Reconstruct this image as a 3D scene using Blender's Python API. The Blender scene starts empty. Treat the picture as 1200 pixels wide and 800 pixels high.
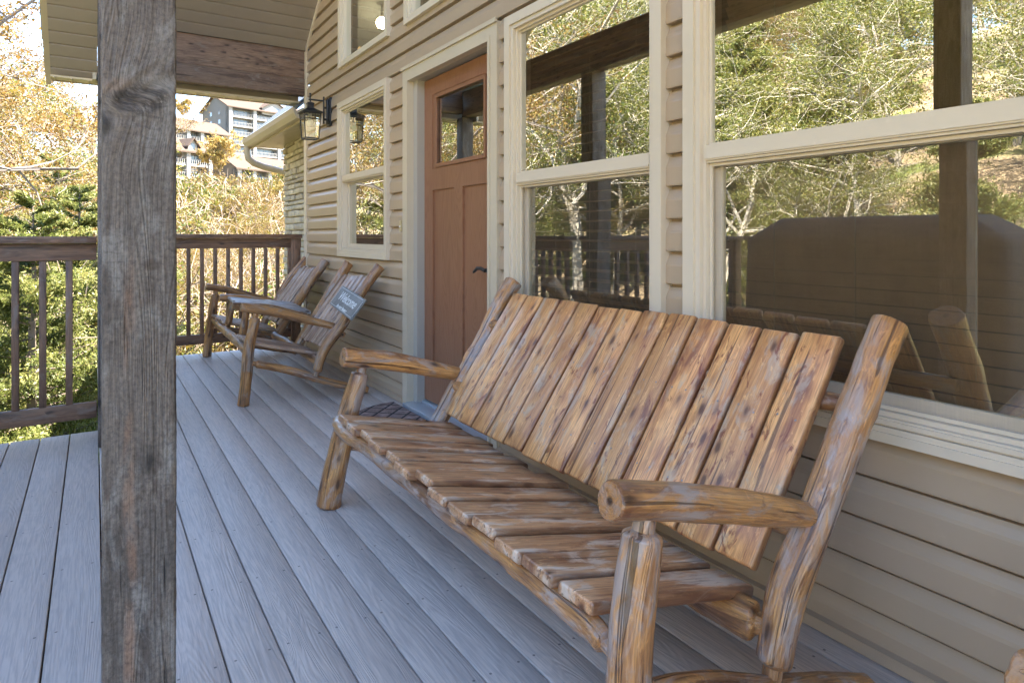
import bpy, math, random
import numpy as np
from mathutils import Vector, noise as mn

random.seed(7); rng = np.random.default_rng(7)
S = bpy.context.scene
C = S.collection
TH = math.radians(32.785); SN, CS = math.sin(TH), math.cos(TH)
FPX, HZ, CH = 760.0, 276.0, 1.1
def at(px, py, d):
    """world point seen at that bearing, d metres in front of the viewer (used for far bearings)"""
    u = (px - 600) / FPX
    return Vector((d*(SN + u*CS), d*(CS - u*SN), CH + (HZ - py)/FPX*d))

# ------------------------------------------------------------------ object helpers
ORG = {}
def setp(o, label=None, cat=None, group=None, kind=None):
    if label: o['label'] = label
    if cat: o['category'] = cat
    if group: o['group'] = group
    if kind: o['kind'] = kind
    return o
def empty(name, loc, label, cat, group=None, rotz=0.0):
    o = bpy.data.objects.new(name, None); C.objects.link(o)
    o.location = loc; o.rotation_euler = (0, 0, rotz); o.empty_display_size = .2
    ORG[o.name] = Vector(loc)
    return setp(o, label, cat, group)
def link(name, me, mat, parent=None):
    o = bpy.data.objects.new(name, me); C.objects.link(o)
    if mat is not None and not me.materials: me.materials.append(mat)
    if parent is not None:
        o.parent = parent
        if parent.name in ORG and not hasattr(me, '_x'):
            pass
    return o
def root_org(parent):
    v = Vector((0, 0, 0))
    while parent is not None:
        v += Vector(parent.location); parent = parent.parent
    return v

class MB:
    """collects shapes (world coordinates) into ONE mesh, with grain / seed / endg attributes for wood"""
    def __init__(s): s.v = []; s.f = []; s.g = []; s.sd = []; s.e = []; s.sm = []
    def add(s, vs, fs, gr=None, seed=0.0, endg=None, smooth=False):
        b = len(s.v); s.v += [tuple(p) for p in vs]
        s.g += [tuple(p) for p in (gr if gr is not None else vs)]
        s.sd += [seed]*len(vs); s.e += (endg if endg is not None else [0.0]*len(vs))
        s.f += [tuple(i+b for i in f) for f in fs]; s.sm += [smooth]*len(fs)
    def box(s, lo, hi, seed=0.0, axis=1):
        x0,y0,z0 = lo; x1,y1,z1 = hi
        vs = [(x0,y0,z0),(x1,y0,z0),(x1,y1,z0),(x0,y1,z0),(x0,y0,z1),(x1,y0,z1),(x1,y1,z1),(x0,y1,z1)]
        fs = [(0,3,2,1),(4,5,6,7),(0,1,5,4),(1,2,6,5),(2,3,7,6),(3,0,4,7)]
        s.add(vs, fs, [graincoord(p, axis) for p in vs], seed)
    def loft(s, rings, gr, seed, endg=None, smooth=True, cap=True):
        n = len(rings[0]); vs = [p for r in rings for p in r]; g = [p for r in gr for p in r]; fs = []
        eg = [x for r in endg for x in r] if endg else [0.0]*len(vs)
        for i in range(len(rings)-1):
            for j in range(n):
                k = (j+1) % n
                fs.append((i*n+j, i*n+k, (i+1)*n+k, (i+1)*n+j))
        if cap:
            fs.append(tuple(range(n-1, -1, -1))); fs.append(tuple((len(rings)-1)*n+j for j in range(n)))
        s.add(vs, fs, g, seed, eg, smooth)
    def board(s, o, L, W, T, bev=.004, seed=None, nl=5, warp=0.0, c0=(0,0)):
        """board from point o: L length vector, W width vector, T thickness vector; rounded edges"""
        seed = random.uniform(0, 90) if seed is None else seed
        o = Vector(o); L = Vector(L); W = Vector(W); T = Vector(T)
        l, w, t = L.length, W.length, T.length; ul, uw, ut = L/l, W/w, T/t
        b = min(bev, w*.45, t*.45)
        k = .3*b
        prof = [(b,0),(w-b,0),(w-k,k),(w,b),(w,t-b),(w-k,t-k),(w-b,t),(b,t),(k,t-k),(0,t-b),(0,b),(k,k)]
        rings = []; gr = []; eg = []
        zs = [(0,.0),(k,.7),(b,1)] + [(b+(l-2*b)*i/nl,1) for i in range(1, nl)] + [(l-b,1),(l-k,.7),(l,0)]
        for z, q in zs:
            r = []; g = []
            ins = b*(1-q)
            wz = warp*mn.noise(Vector((z*3, seed, 0)))
            for a, c in prof:
                aa = ins + a*(w-2*ins)/w; cc = ins + c*(t-2*ins)/t
                r.append(tuple(o + ul*z + uw*(aa+wz) + ut*(cc + warp*.5*mn.noise(Vector((z*4, seed, aa*9))))))
                g.append((aa-w/2, cc, z))
            rings.append(r); gr.append(g); eg.append([0.0]*len(prof))
        s.loft(rings, gr, seed, eg, smooth=True)
    def log(s, pts, rad, seed=None, nseg=None, n=24, knob=.10, t0=0, t1=0, wob=.012):
        """rough peeled log along pts; rad per point; t0/t1 = length of a tapered tenon at either end"""
        seed = random.uniform(0, 90) if seed is None else seed
        P = [Vector(p) for p in pts]; tot = sum((P[i+1]-P[i]).length for i in range(len(P)-1))
        nseg = nseg or max(8, int(tot/.017))
        cum = [0]
        for i in range(len(P)-1): cum.append(cum[-1] + (P[i+1]-P[i]).length)
        def ev(sv):
            i = 0
            while i < len(P)-2 and sv > cum[i+1]: i += 1
            t = (sv-cum[i])/(cum[i+1]-cum[i])
            p0 = P[i-1] if i > 0 else P[i]*2-P[i+1]; p3 = P[i+2] if i+2 < len(P) else P[i+1]*2-P[i]
            a, b_ = P[i], P[i+1]
            q = .5*((2*a)+(b_-p0)*t+(2*p0-5*a+4*b_-p3)*t*t+(3*a-p0-3*b_+p3)*t**3)
            return q, rad[i]*(1-t)+rad[i+1]*t
        ss = [0.0]
        r0 = rad[0]*(.45 if t0 else 1); e0 = .18*r0
        ss = [0, e0*.3, e0] + [e0+(tot-2*e0)*i/nseg for i in range(1, nseg)] + [tot-e0, tot-e0*.3, tot]
        for tl, f in ((t0, lambda q: q), (t1, lambda q: tot-q)):
            if tl: ss += [f(tl*.9), f(tl), f(tl*1.1), f(tl*1.2), f(tl*1.32), f(tl*1.45)]
        ss = sorted(ss)
        rings = []; gr = []; eg = []
        up = None
        for m, sv in enumerate(ss):
            q, r = ev(sv); q2, _ = ev(min(tot, sv+.01)); q1, _ = ev(max(0, sv-.01))
            T = (q2-q1).normalized()
            if up is None:
                up = T.orthogonal().normalized()
            up = (up - T*up.dot(T)).normalized(); B = T.cross(up)
            def ten(dist, tl):
                if tl <= 0 or dist >= tl*1.6: return 1
                if dist <= tl: return .55 + .03*dist/tl
                x = min(1, (dist-tl)/(tl*.45)); return .58 + .42*math.sin(x*math.pi/2)
            r *= ten(sv, t0)*ten(tot-sv, t1)
            endf = min(sv, tot-sv)
            if endf < e0: r *= .90 + .10*math.sqrt(max(0, min(1, endf/e0)))
            q = q + up*wob*mn.noise(Vector((sv*3, seed, 3))) + B*wob*mn.noise(Vector((sv*3, seed, 9)))
            ring = []; g = []
            for j in range(n):
                a = 2*math.pi*j/n
                d = Vector((math.cos(a), math.sin(a), 0))
                k = 1 + knob*mn.noise(Vector((d.x*1.3+seed, d.y*1.3, sv*5))) + knob*.55*mn.noise(Vector((d.x*3+seed, d.y*3, sv*13)))
                k += .022*mn.noise(Vector((d.x*7+seed, d.y*7, sv*22))) + .018*mn.noise(Vector((d.x*11, d.y*11+seed, sv*6)))
                kk = mn.noise(Vector((d.x*1.6, d.y*1.6+seed, sv*8)))
                if kk > .42: k += (kk-.42)*knob*3.2
                ring.append(tuple(q + (up*d.x + B*d.y)*r*k)); g.append((d.x*r*k, d.y*r*k, sv))
            rings.append(ring); gr.append(g); eg.append([0.0]*n)
        s.loft(rings, gr, seed, eg, smooth=True, cap=False)
        # end caps with their own vertices so end grain shows
        for idx, sgn in ((0, -1), (len(rings)-1, 1)):
            R_ = rings[idx]; G_ = gr[idx]; c = sum((Vector(p) for p in R_), Vector())/n
            vs = [Vector(p) for p in R_]; gs = [Vector(p) for p in G_]
            vs += [c + (Vector(p)-c)*.5 for p in R_]; gs += [Vector((p[0]*.5, p[1]*.5, p[2])) for p in G_]
            vs.append(c); gs.append(Vector((0, 0, G_[0][2])))
            fs = []
            for j in range(n):
                k = (j+1) % n
                q4 = (j, k, n+k, n+j); q3 = (n+j, n+k, 2*n)
                fs += [q4, q3] if sgn > 0 else [q4[::-1], q3[::-1]]
            s.add(vs, fs, gs, seed, [1.0]*len(vs), False)
    def tube(s, pts, r, n=8, smooth=True):
        P = [Vector(p) for p in pts]; rings = []; up = None
        for i, q in enumerate(P):
            T = (P[min(i+1, len(P)-1)] - P[max(i-1, 0)]).normalized()
            if up is None: up = T.orthogonal().normalized()
            up = (up - T*up.dot(T)).normalized(); B = T.cross(up)
            rr = r[i] if isinstance(r, (list, tuple)) else r
            rings.append([tuple(q + (up*math.cos(2*math.pi*j/n) + B*math.sin(2*math.pi*j/n))*rr) for j in range(n)])
        s.loft(rings, rings, 0, None, smooth)
    def build(s, name, mat, parent=None, label=None, cat=None, group=None, kind=None, attrs=True):
        me = bpy.data.meshes.new(name)
        o0 = root_org(parent)
        me.from_pydata([(p[0]-o0.x, p[1]-o0.y, p[2]-o0.z) for p in s.v], [], s.f)
        if attrs:
            a = me.attributes.new('grain', 'FLOAT_VECTOR', 'POINT'); a.data.foreach_set('vector', np.array(s.g, dtype=np.float32).ravel())
            a = me.attributes.new('seed', 'FLOAT', 'POINT'); a.data.foreach_set('value', np.array(s.sd, dtype=np.float32))
            a = me.attributes.new('endg', 'FLOAT', 'POINT'); a.data.foreach_set('value', np.array(s.e, dtype=np.float32))
        me.polygons.foreach_set('use_smooth', s.sm)
        if any(s.sm):
            try: me.set_sharp_from_angle(angle=math.radians(50))
            except Exception: pass
        me.update()
        o = link(name, me, mat, parent)
        return setp(o, label, cat, group, kind)
def graincoord(p, axis):
    if axis == 0: return (p[1], p[2], p[0])
    if axis == 1: return (p[0], p[2], p[1])
    return p

def fastquads(name, V, nq, mat, tint=None, parent=None):
    me = bpy.data.meshes.new(name)
    nv = len(V); me.vertices.add(nv); me.vertices.foreach_set('co', V.astype(np.float32).ravel())
    me.loops.add(nq*4); me.loops.foreach_set('vertex_index', np.arange(nq*4, dtype=np.int32))
    me.polygons.add(nq); me.polygons.foreach_set('loop_start', np.arange(0, nq*4, 4, dtype=np.int32))
    if tint is not None:
        a = me.attributes.new('tint', 'FLOAT', 'POINT'); a.data.foreach_set('value', tint.astype(np.float32))
    me.update(calc_edges=True)
    return link(name, me, mat, parent) if name else me

# ------------------------------------------------------------------ node helpers
def newmat(name):
    m = bpy.data.materials.new(name); m.use_nodes = True
    nt = m.node_tree; nt.nodes.clear(); return m, NT(nt)
class NT:
    def __init__(s, nt): s.nt = nt
    def n(s, t, **k):
        nd = s.nt.nodes.new(t)
        for a, b in k.items():
            if a == 'ins':
                for i, v in b.items():
                    if hasattr(v, 'is_linked') or isinstance(v, bpy.types.NodeSocket): s.nt.links.new(v, nd.inputs[i])
                    else: nd.inputs[i].default_value = v
            else: setattr(nd, a, b)
        return nd
    def math(s, op, a, b=0.0, c=0.0, clamp=False):
        return s.n('ShaderNodeMath', operation=op, use_clamp=clamp, ins={0: a, 1: b, 2: c}).outputs[0]
    def vmul(s, v, sc, off=None):
        o = s.n('ShaderNodeVectorMath', operation='MULTIPLY', ins={0: v, 1: sc}).outputs[0]
        return o if off is None else s.n('ShaderNodeVectorMath', operation='ADD', ins={0: o, 1: off}).outputs[0]
    def noise(s, v, scale=1.0, detail=3.0, rough=.55, dist=0.0):
        return s.n('ShaderNodeTexNoise', ins={'Vector': v, 'Scale': scale, 'Detail': detail, 'Roughness': rough, 'Distortion': dist}).outputs['Fac']
    def ramp(s, f, stops, interp='LINEAR'):
        r = s.n('ShaderNodeValToRGB', ins={0: f}); cr = r.color_ramp; cr.interpolation = interp
        while len(cr.elements) > len(stops): cr.elements.remove(cr.elements[-1])
        while len(cr.elements) < len(stops): cr.elements.new(.5)
        for e, (p, c) in zip(cr.elements, stops):
            e.position = p; e.color = (c, c, c, 1) if isinstance(c, (int, float)) else (*c, 1)
        return r.outputs[0]
    def step(s, f, a, b):
        return s.n('ShaderNodeMapRange', interpolation_type='SMOOTHSTEP', ins={0: f, 1: a, 2: b, 3: 0.0, 4: 1.0}).outputs[0]
    def mix(s, f, a, b, mode='MIX'):
        nd = s.n('ShaderNodeMix', data_type='RGBA', blend_type=mode)
        for i, v in ((0, f), (6, a), (7, b)):
            if isinstance(v, bpy.types.NodeSocket): s.nt.links.new(v, nd.inputs[i])
            else: nd.inputs[i].default_value = (*v, 1) if isinstance(v, tuple) and len(v) == 3 else v
        return nd.outputs[2]
    def attr(s, n, out): return s.n('ShaderNodeAttribute', attribute_name=n).outputs[out]
    def obj(s): return s.n('ShaderNodeTexCoord').outputs['Object']
    def bump(s, h, strength=.3, dist=.01):
        return s.n('ShaderNodeBump', ins={'Height': h, 'Strength': strength, 'Distance': dist}).outputs[0]
    def pbr(s, col, rough=.5, normal=None, **k):
        ins = {'Base Color': col if isinstance(col, bpy.types.NodeSocket) else (*col, 1), 'Roughness': rough}
        if normal is not None: ins['Normal'] = normal
        ins.update(k)
        p = s.n('ShaderNodeBsdfPrincipled', ins=ins)
        return p.outputs[0]
    def out(s, sh): s.nt.links.new(sh, s.n('ShaderNodeOutputMaterial').inputs[0])

def simple(name, col, rough=.5, var=.08, scale=6.0, bump=0.0, metal=0.0, spec=.5):
    m, t = newmat(name); v = t.obj(); n1 = t.noise(v, scale, 5)
    c = t.mix(1.0, col, t.ramp(n1, [(.25, 1-var), (.75, 1+var)]), 'MULTIPLY')
    n2 = t.noise(v, scale*9, 3)
    rr = t.math('ADD', t.math('MULTIPLY', n2, .15), rough-.07)
    nb = t.bump(n2, bump, .003) if bump else None
    t.out(t.pbr(c, rr, nb, **{'Metallic': metal, 'Specular IOR Level': spec})); return m

def wood(name, light, mid, dark, grey, greyamt=.3, stain=.3, knots=.5, rough=.42, coat=.25, lines=1.0, bump=.25, endcol=None, wear=None, edge=0):
    m, t = newmat(name)
    g = t.attr('grain', 'Vector'); sd = t.attr('seed', 'Fac'); e = t.attr('endg', 'Fac')
    off = t.n('ShaderNodeCombineXYZ', ins={0: t.math('MULTIPLY', sd, 3.17), 1: t.math('MULTIPLY', sd, 1.91), 2: t.math('MULTIPLY', sd, 5.3)}).outputs[0]
    def co(a, b): return t.vmul(g, (a, a, b), off)
    big = t.noise(co(14, 2.6), 1, 4, .6, .6)
    con = t.noise(co(11, 1.1), 1, 2, .5, .9)
    rings = t.math('ADD', t.math('MULTIPLY', t.math('SINE', t.math('MULTIPLY', con, 95.0)), .5), .5)
    fine = t.noise(co(260, 9), 1, 4, .6)
    strk = t.noise(co(60, 2.2), 1, 3, .6, .3)
    c = t.ramp(big, [(.34, dark), (.44, mid), (.56, light), (.72, mid)])
    tone = t.ramp(t.math('FRACT', t.math('MULTIPLY', sd, 7.77)), [(0, .78), (.5, 1.0), (1, 1.16)])
    c = t.mix(1.0, c, tone, 'MULTIPLY')
    c = t.mix(t.math('MULTIPLY', t.ramp(rings, [(.0, 1.0), (.45, 0.0)]), .34*lines), c, t.mix(.5, dark, mid))
    c = t.mix(t.math('MULTIPLY', t.ramp(fine, [(.40, 1.0), (.56, 0.0)]), .46), c, dark)
    # weathered grey patches
    gn = t.noise(co(16, 6), 1, 5, .65, .8)
    gm = t.math('MULTIPLY', t.step(gn, .60-.22*greyamt, .70-.12*greyamt), min(1, .35+greyamt))
    c = t.mix(gm, c, t.mix(strk, grey, tuple(x*1.3 for x in grey)))
    # dark red-brown stain patches
    sn = t.noise(co(30, 9), 1, 4, .6, 1.4)
    c = t.mix(t.math('MULTIPLY', t.step(sn, .58, .68), stain), c, tuple(x*y for x, y in zip(dark, (.75, .42, .35))))
    fk = t.step(t.noise(co(48, 16), 1, 4, .7, .8), .57, .66)
    c = t.mix(t.math('MULTIPLY', fk, .38), c, tuple(min(1, x*1.35) for x in light))
    # cracks
    cr = t.noise(co(75, 1.6), 1, 2, .5, .5)
    ck = t.step(cr, .635, .675)
    c = t.mix(t.math('MULTIPLY', ck, .7), c, tuple(x*.25 for x in dark))
    # knots
    vo = t.n('ShaderNodeTexVoronoi', voronoi_dimensions='3D', ins={'Vector': t.n('ShaderNodeVectorMath', operation='ADD', ins={0: co(24, 10), 1: t.vmul(t.n('ShaderNodeTexNoise', ins={'Vector': co(40, 20), 'Scale': 1.0}).outputs['Color'], (.22, .22, .22))}).outputs[0], 'Scale': 1.0})
    on = t.step(t.n('ShaderNodeSeparateColor', ins={0: vo.outputs['Color']}).outputs[0], .80-.35*knots, .82-.35*knots)
    kd = vo.outputs['Distance']
    kn = t.math('MULTIPLY', t.math('SUBTRACT', 1.0, t.step(kd, .10, .26)), on)
    halo = t.math('MULTIPLY', t.math('SUBTRACT', 1.0, t.step(kd, .2, .46)), on)
    c = t.mix(t.math('MULTIPLY', halo, .45), c, dark)
    c = t.mix(t.math('MULTIPLY', kn, .85), c, tuple(x*.36 for x in dark))
    # end grain
    ln = t.n('ShaderNodeVectorMath', operation='LENGTH', ins={0: t.vmul(g, (1, 1, 0))}).outputs['Value']
    an = t.noise(co(80, 3), 1, 3)
    rr = t.math('ADD', t.math('MULTIPLY', t.math('SINE', t.math('ADD', t.math('MULTIPLY', ln, 1500.0), t.math('MULTIPLY', an, 9.0))), .5), .5)
    ec = t.mix(t.math('MULTIPLY', rr, .45), endcol or mid, tuple(x*.9 for x in (endcol or light)))
    ec = t.mix(t.math('MULTIPLY', t.step(t.noise(t.vmul(g, (55, 55, 3)), 1, 4), .42, .62), .55), ec, tuple(x*1.1 for x in grey))
    ec = t.mix(t.math('SUBTRACT', 1.0, t.step(ln, .004, .011)), ec, tuple(x*.3 for x in dark))
    ec = t.mix(t.math('MULTIPLY', an, .4), ec, dark)
    c = t.mix(e, c, ec)
    if edge:
        ax = t.math('ABSOLUTE', t.n('ShaderNodeSeparateXYZ', ins={0: g}).outputs[0])
        en_ = t.math('ADD', ax, t.math('MULTIPLY', t.math('SUBTRACT', t.noise(co(20, 12), 1, 4), .5), .022))
        c = t.mix(t.math('MULTIPLY', t.step(en_, edge-.010, edge), .62), c, tuple(x*.55 for x in dark))
    if wear: c = wear(t, c, g)
    h = t.math('ADD', t.math('ADD', t.math('MULTIPLY', fine, .5), t.math('MULTIPLY', rings, .25)), t.math('ADD', t.math('MULTIPLY', ck, -1.2), t.math('MULTIPLY', strk, .7)))
    rg = t.math('ADD', t.math('MULTIPLY', t.noise(co(30, 6), 1, 3), .3), rough-.15)
    t.out(t.pbr(c, rg, t.bump(h, bump, .004), **{'Coat Weight': coat, 'Coat Roughness': .22}))
    return m

# ------------------------------------------------------------------ materials
M = {}
M['log'] = wood('varnished_log', (.60,.29,.09), (.40,.185,.065), (.14,.058,.026), (.32,.25,.215), .60, .5, .75, .34, .4, 1.0, .85)
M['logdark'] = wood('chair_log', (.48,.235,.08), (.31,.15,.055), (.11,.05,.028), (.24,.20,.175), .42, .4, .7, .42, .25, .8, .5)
M['back'] = wood('varnished_back_slat', (.80,.42,.155), (.60,.275,.095), (.25,.092,.042), (.42,.33,.24), .36, .85, .42, .40, .3, .8, .3, endcol=(.3,.16,.09), edge=.056)
M['seat'] = wood('worn_seat_slat', (.66,.37,.18), (.50,.255,.12), (.21,.085,.042), (.56,.47,.38), .45, .5, .6, .36, .35, .9, .3, endcol=(.22,.10,.05), edge=.054)
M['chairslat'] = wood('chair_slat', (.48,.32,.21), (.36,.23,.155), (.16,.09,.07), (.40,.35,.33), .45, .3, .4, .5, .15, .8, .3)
M['table'] = wood('weathered_table_slat', (.34,.31,.31), (.26,.24,.24), (.14,.12,.11), (.40,.41,.44), .7, .1, .3, .42, .3, .8, .3)
M['rail'] = wood('stained_rail_wood', (.25,.135,.08), (.18,.10,.062), (.085,.045,.03), (.17,.135,.115), .3, .2, .25, .6, .05, .7, .3)
M['beam'] = wood('stained_beam_wood', (.24,.155,.11), (.18,.115,.085), (.085,.05,.038), (.17,.145,.13), .25, .2, .75, .6, .05, .9, .3)

def post_wear(t, c, g):
    # saw kerf chatter across the grain, one pale rusty streak along it, one big knot scar
    s = t.n('ShaderNodeSeparateXYZ', ins={0: g}); x, y, z = s.outputs
    w = t.math('SINE', t.math('ADD', t.math('MULTIPLY', z, 240.0), t.math('MULTIPLY', t.noise(t.vmul(g, (6, 6, 9)), 1, 3), 30.0)))
    c = t.mix(t.math('MULTIPLY', t.math('MULTIPLY', t.step(w, .75, 1.0), t.step(t.noise(t.vmul(g, (14, 14, 5)), 1, 4), .48, .62)), .30), c, (.05, .04, .033))
    q = t.math('ADD', t.math('POWER', t.math('ABSOLUTE', t.math('MULTIPLY', t.math('ADD', x, .002), 24.0)), 2.0), t.math('POWER', t.math('ABSOLUTE', t.math('MULTIPLY', t.math('SUBTRACT', t.math('SUBTRACT', z, t.math('MULTIPLY', x, .55)), 1.352), 43.0)), 2.0))
    kn = t.math('MULTIPLY', t.math('SUBTRACT', 1.0, t.step(q, .15, 1.5)), t.step(t.noise(t.vmul(g, (60, 60, 75)), 1, 4, .7), .36, .56))
    c = t.mix(t.math('MULTIPLY', kn, .85), c, (.022, .014, .010))
    q2 = t.math('ADD', t.math('POWER', t.math('ABSOLUTE', t.math('MULTIPLY', t.math('ADD', x, .022), 26.0)), 2.0), t.math('POWER', t.math('ABSOLUTE', t.math('MULTIPLY', t.math('SUBTRACT', t.math('SUBTRACT', z, t.math('MULTIPLY', x, .3)), 1.382), 75.0)), 2.0))
    c = t.mix(t.math('MULTIPLY', t.math('SUBTRACT', 1.0, t.step(q2, .2, 1.4)), .55), c, (.20, .14, .105))
    k3 = t.math('ADD', t.math('POWER', t.math('ABSOLUTE', t.math('MULTIPLY', t.math('SUBTRACT', x, .018), 60.0)), 2.0), t.math('POWER', t.math('ABSOLUTE', t.math('MULTIPLY', t.math('SUBTRACT', z, 1.045), 80.0)), 2.0))
    c = t.mix(t.math('MULTIPLY', t.math('SUBTRACT', 1.0, t.step(k3, .2, 1.3)), .6), c, (.05, .03, .02))
    st = t.math('ABSOLUTE', t.math('ADD', t.math('ADD', x, .018), t.math('MULTIPLY', t.math('SUBTRACT', t.noise(t.vmul(g, (1, 1, 3.0)), 1, 3), .5), .03)))
    sm = t.math('MULTIPLY', t.math('SUBTRACT', 1.0, t.step(st, .004, .013)), t.math('MULTIPLY', t.step(t.noise(t.vmul(g, (18, 18, 6)), 1, 4), .42, .6), t.math('SUBTRACT', 1.0, t.step(z, .95, 1.12))))
    c = t.mix(t.math('MULTIPLY', sm, .6), c, (.24, .125, .07))
    sp = t.noise(t.vmul(g, (150, 150, 110)), 1, 4, .7)
    c = t.mix(1.0, c, t.ramp(sp, [(.3, .55), (.5, 1.0), (.7, 1.35)]), 'MULTIPLY')
    return c
M['post'] = wood('rough_sawn_post', (.155,.122,.098), (.115,.09,.073), (.06,.045,.036), (.17,.148,.13), .55, .25, .12, .72, .0, .8, .9, wear=post_wear)

def deck_mat():
    m, t = newmat('composite_deck_board')
    g = t.attr('grain', 'Vector'); sd = t.attr('seed', 'Fac')
    off = t.n('ShaderNodeCombineXYZ', ins={0: t.math('MULTIPLY', sd, 3.17), 1: 0.0, 2: t.math('MULTIPLY', sd, 5.3)}).outputs[0]
    con = t.noise(t.vmul(g, (9, 1, .85), off), 1, 1.5, .4, 1.1)
    rings = t.math('ADD', t.math('MULTIPLY', t.math('SINE', t.math('MULTIPLY', con, 130.0)), .5), .5)
    fine = t.noise(t.vmul(g, (240, 60, 10), off), 1, 4, .6)
    big = t.noise(t.vmul(g, (4, 4, 1.3), off), 1, 4, .55)
    pat = t.noise(t.obj(), .9, 5, .6)
    c = t.ramp(big, [(.3, (.50,.42,.36)), (.7, (.58,.49,.425))])
    c = t.mix(t.math('MULTIPLY', t.ramp(rings, [(0, 1.0), (.35, 0.0)]), .12), c, (.22,.20,.20))
    c = t.mix(t.math('MULTIPLY', t.ramp(fine, [(.42, 1.0), (.56, 0.0)]), .34), c, (.22,.20,.195))
    c = t.mix(1.0, c, t.ramp(t.math('FRACT', t.math('MULTIPLY', sd, 7.77)), [(0, .90), (1, 1.10)]), 'MULTIPLY')
    c = t.mix(t.math('MULTIPLY', t.step(pat, .5, .72), .22), c, (.30,.26,.245))
    spk = t.n('ShaderNodeTexVoronoi', ins={'Vector': t.obj(), 'Scale': 9.0}).outputs['Distance']
    c = t.mix(t.math('MULTIPLY', t.math('SUBTRACT', 1.0, t.step(spk, .02, .035)), .7), c, (.08,.07,.07))
    so_ = t.n('ShaderNodeSeparateXYZ', ins={0: t.obj()})
    fx_ = t.math('MULTIPLY', t.math('FRACT', t.math('DIVIDE', t.math('ADD', so_.outputs[0], 2.6260), .1324)), .1324)
    d1 = t.math('SUBTRACT', t.math('ABSOLUTE', t.math('SUBTRACT', fx_, .0632)), .042)
    d2 = t.math('MULTIPLY', t.math('SUBTRACT', t.math('FRACT', t.math('DIVIDE', t.math('ADD', so_.outputs[1], 8.0), .4)), .5), .4)
    dd = t.math('SQRT', t.math('ADD', t.math('MULTIPLY', d1, d1), t.math('MULTIPLY', d2, d2)))
    c = t.mix(t.math('MULTIPLY', t.math('SUBTRACT', 1.0, t.step(dd, .0028, .0046)), .75), c, (.07,.06,.06))
    h = t.math('ADD', t.math('MULTIPLY', rings, .8), t.math('MULTIPLY', fine, .4))
    t.out(t.pbr(c, t.math('ADD', t.math('MULTIPLY', big, .2), .42), t.bump(h, .30, .0025), **{'Specular IOR Level': .45}))
    return m
M['deck'] = deck_mat()

def siding_mat(name, col, var=.05):
    m, t = newmat(name); v = t.obj()
    g = t.noise(t.vmul(v, (3, 2.2, 70)), 1, 4, .6, .3)
    b = t.noise(v, 1.1, 4); d = t.noise(v, 22, 3)
    c = t.mix(1.0, col, t.ramp(b, [(.3, 1-var), (.7, 1+var)]), 'MULTIPLY')
    c = t.mix(t.math('MULTIPLY', t.step(d, .62, .8), .18), c, tuple(x*1.35 for x in col))
    c = t.mix(t.math('MULTIPLY', t.step(t.noise(t.vmul(v, (5, 5, 1.5)), 1, 5), .55, .8), .14), c, tuple(x*.6 for x in col))
    t.out(t.pbr(c, t.math('ADD', t.math('MULTIPLY', b, .12), .27), t.bump(g, .12, .003), **{'Specular IOR Level': .4}))
    return m
M['siding'] = siding_mat('vinyl_siding', (.425,.32,.22))
M['soffit'] = siding_mat('vinyl_soffit', (.30,.255,.215))
M['trim'] = siding_mat('window_trim', (.64,.55,.43), .04)
M['casing'] = siding_mat('door_casing', (.56,.48,.36), .04)
M['jamb'] = siding_mat('door_jamb', (.40,.37,.32), .04)
M['gutter'] = siding_mat('painted_gutter', (.42,.35,.25), .04)

def door_mat_():
    m, t = newmat('stained_door'); v = t.obj()
    con = t.noise(t.vmul(v, (1, 7, .8)), 1, 2, .5, 1.0)
    rings = t.math('ADD', t.math('MULTIPLY', t.math('SINE', t.math('MULTIPLY', con, 120.0)), .5), .5)
    fine = t.noise(t.vmul(v, (1, 200, 6)), 1, 4)
    c = t.ramp(t.noise(t.vmul(v, (2, 5, 1)), 1, 3), [(.3, (.25,.115,.062)), (.7, (.31,.15,.082))])
    c = t.mix(t.math('MULTIPLY', t.ramp(rings, [(0, 1.0), (.5, 0.0)]), .30), c, (.17,.06,.03))
    c = t.mix(t.math('MULTIPLY', fine, .2), c, (.16,.06,.03))
    t.out(t.pbr(c, .42, t.bump(t.math('ADD', rings, fine), .12, .002))); return m
M['door'] = door_mat_()

def glass_mat(name, base=.30, mult=1.6, tint=(.80,.86,.78)):
    m, t = newmat(name); v = t.obj()
    fr = t.n('ShaderNodeFresnel', ins={'IOR': 1.5}).outputs[0]
    nb = t.bump(t.noise(v, 1.3, 1), .05, .02)
    gl = t.n('ShaderNodeBsdfGlossy', ins={'Color': (.95,.96,.90,1), 'Roughness': .0, 'Normal': nb}).outputs[0]
    tr = t.n('ShaderNodeBsdfTransparent', ins={'Color': (*tint, 1)}).outputs[0]
    f = t.math('ADD', t.math('MULTIPLY', fr, mult), base, clamp=True)
    t.out(t.n('ShaderNodeMixShader', ins={0: f, 1: tr, 2: gl}).outputs[0]); return m
M['glass'] = glass_mat('window_glass', .46, 1.6)
M['glasslow'] = glass_mat('window_glass_behind_screen', .36, 1.5, (.92,.93,.88))
M['lampglass'] = glass_mat('lantern_glass', .06, 1.0, (.93,.94,.88))
def screen_mat():
    m, t = newmat('insect_screen'); v = t.obj()
    d = t.n('ShaderNodeBsdfDiffuse', ins={'Color': (.16,.125,.09,1)}).outputs[0]
    tr = t.n('ShaderNodeBsdfTransparent', ins={'Color': (1,1,1,1)}).outputs[0]
    w = t.noise(t.vmul(v, (1, 260, 7)), 1, 2); w2 = t.noise(t.vmul(v, (1, 7, 260)), 1, 2)
    f = t.math('ADD', t.math('MULTIPLY', t.math('ADD', w, w2), .12), .05)
    t.out(t.n('ShaderNodeMixShader', ins={0: f, 1: tr, 2: d}).outputs[0]); return m
M['screen'] = screen_mat()
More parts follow.
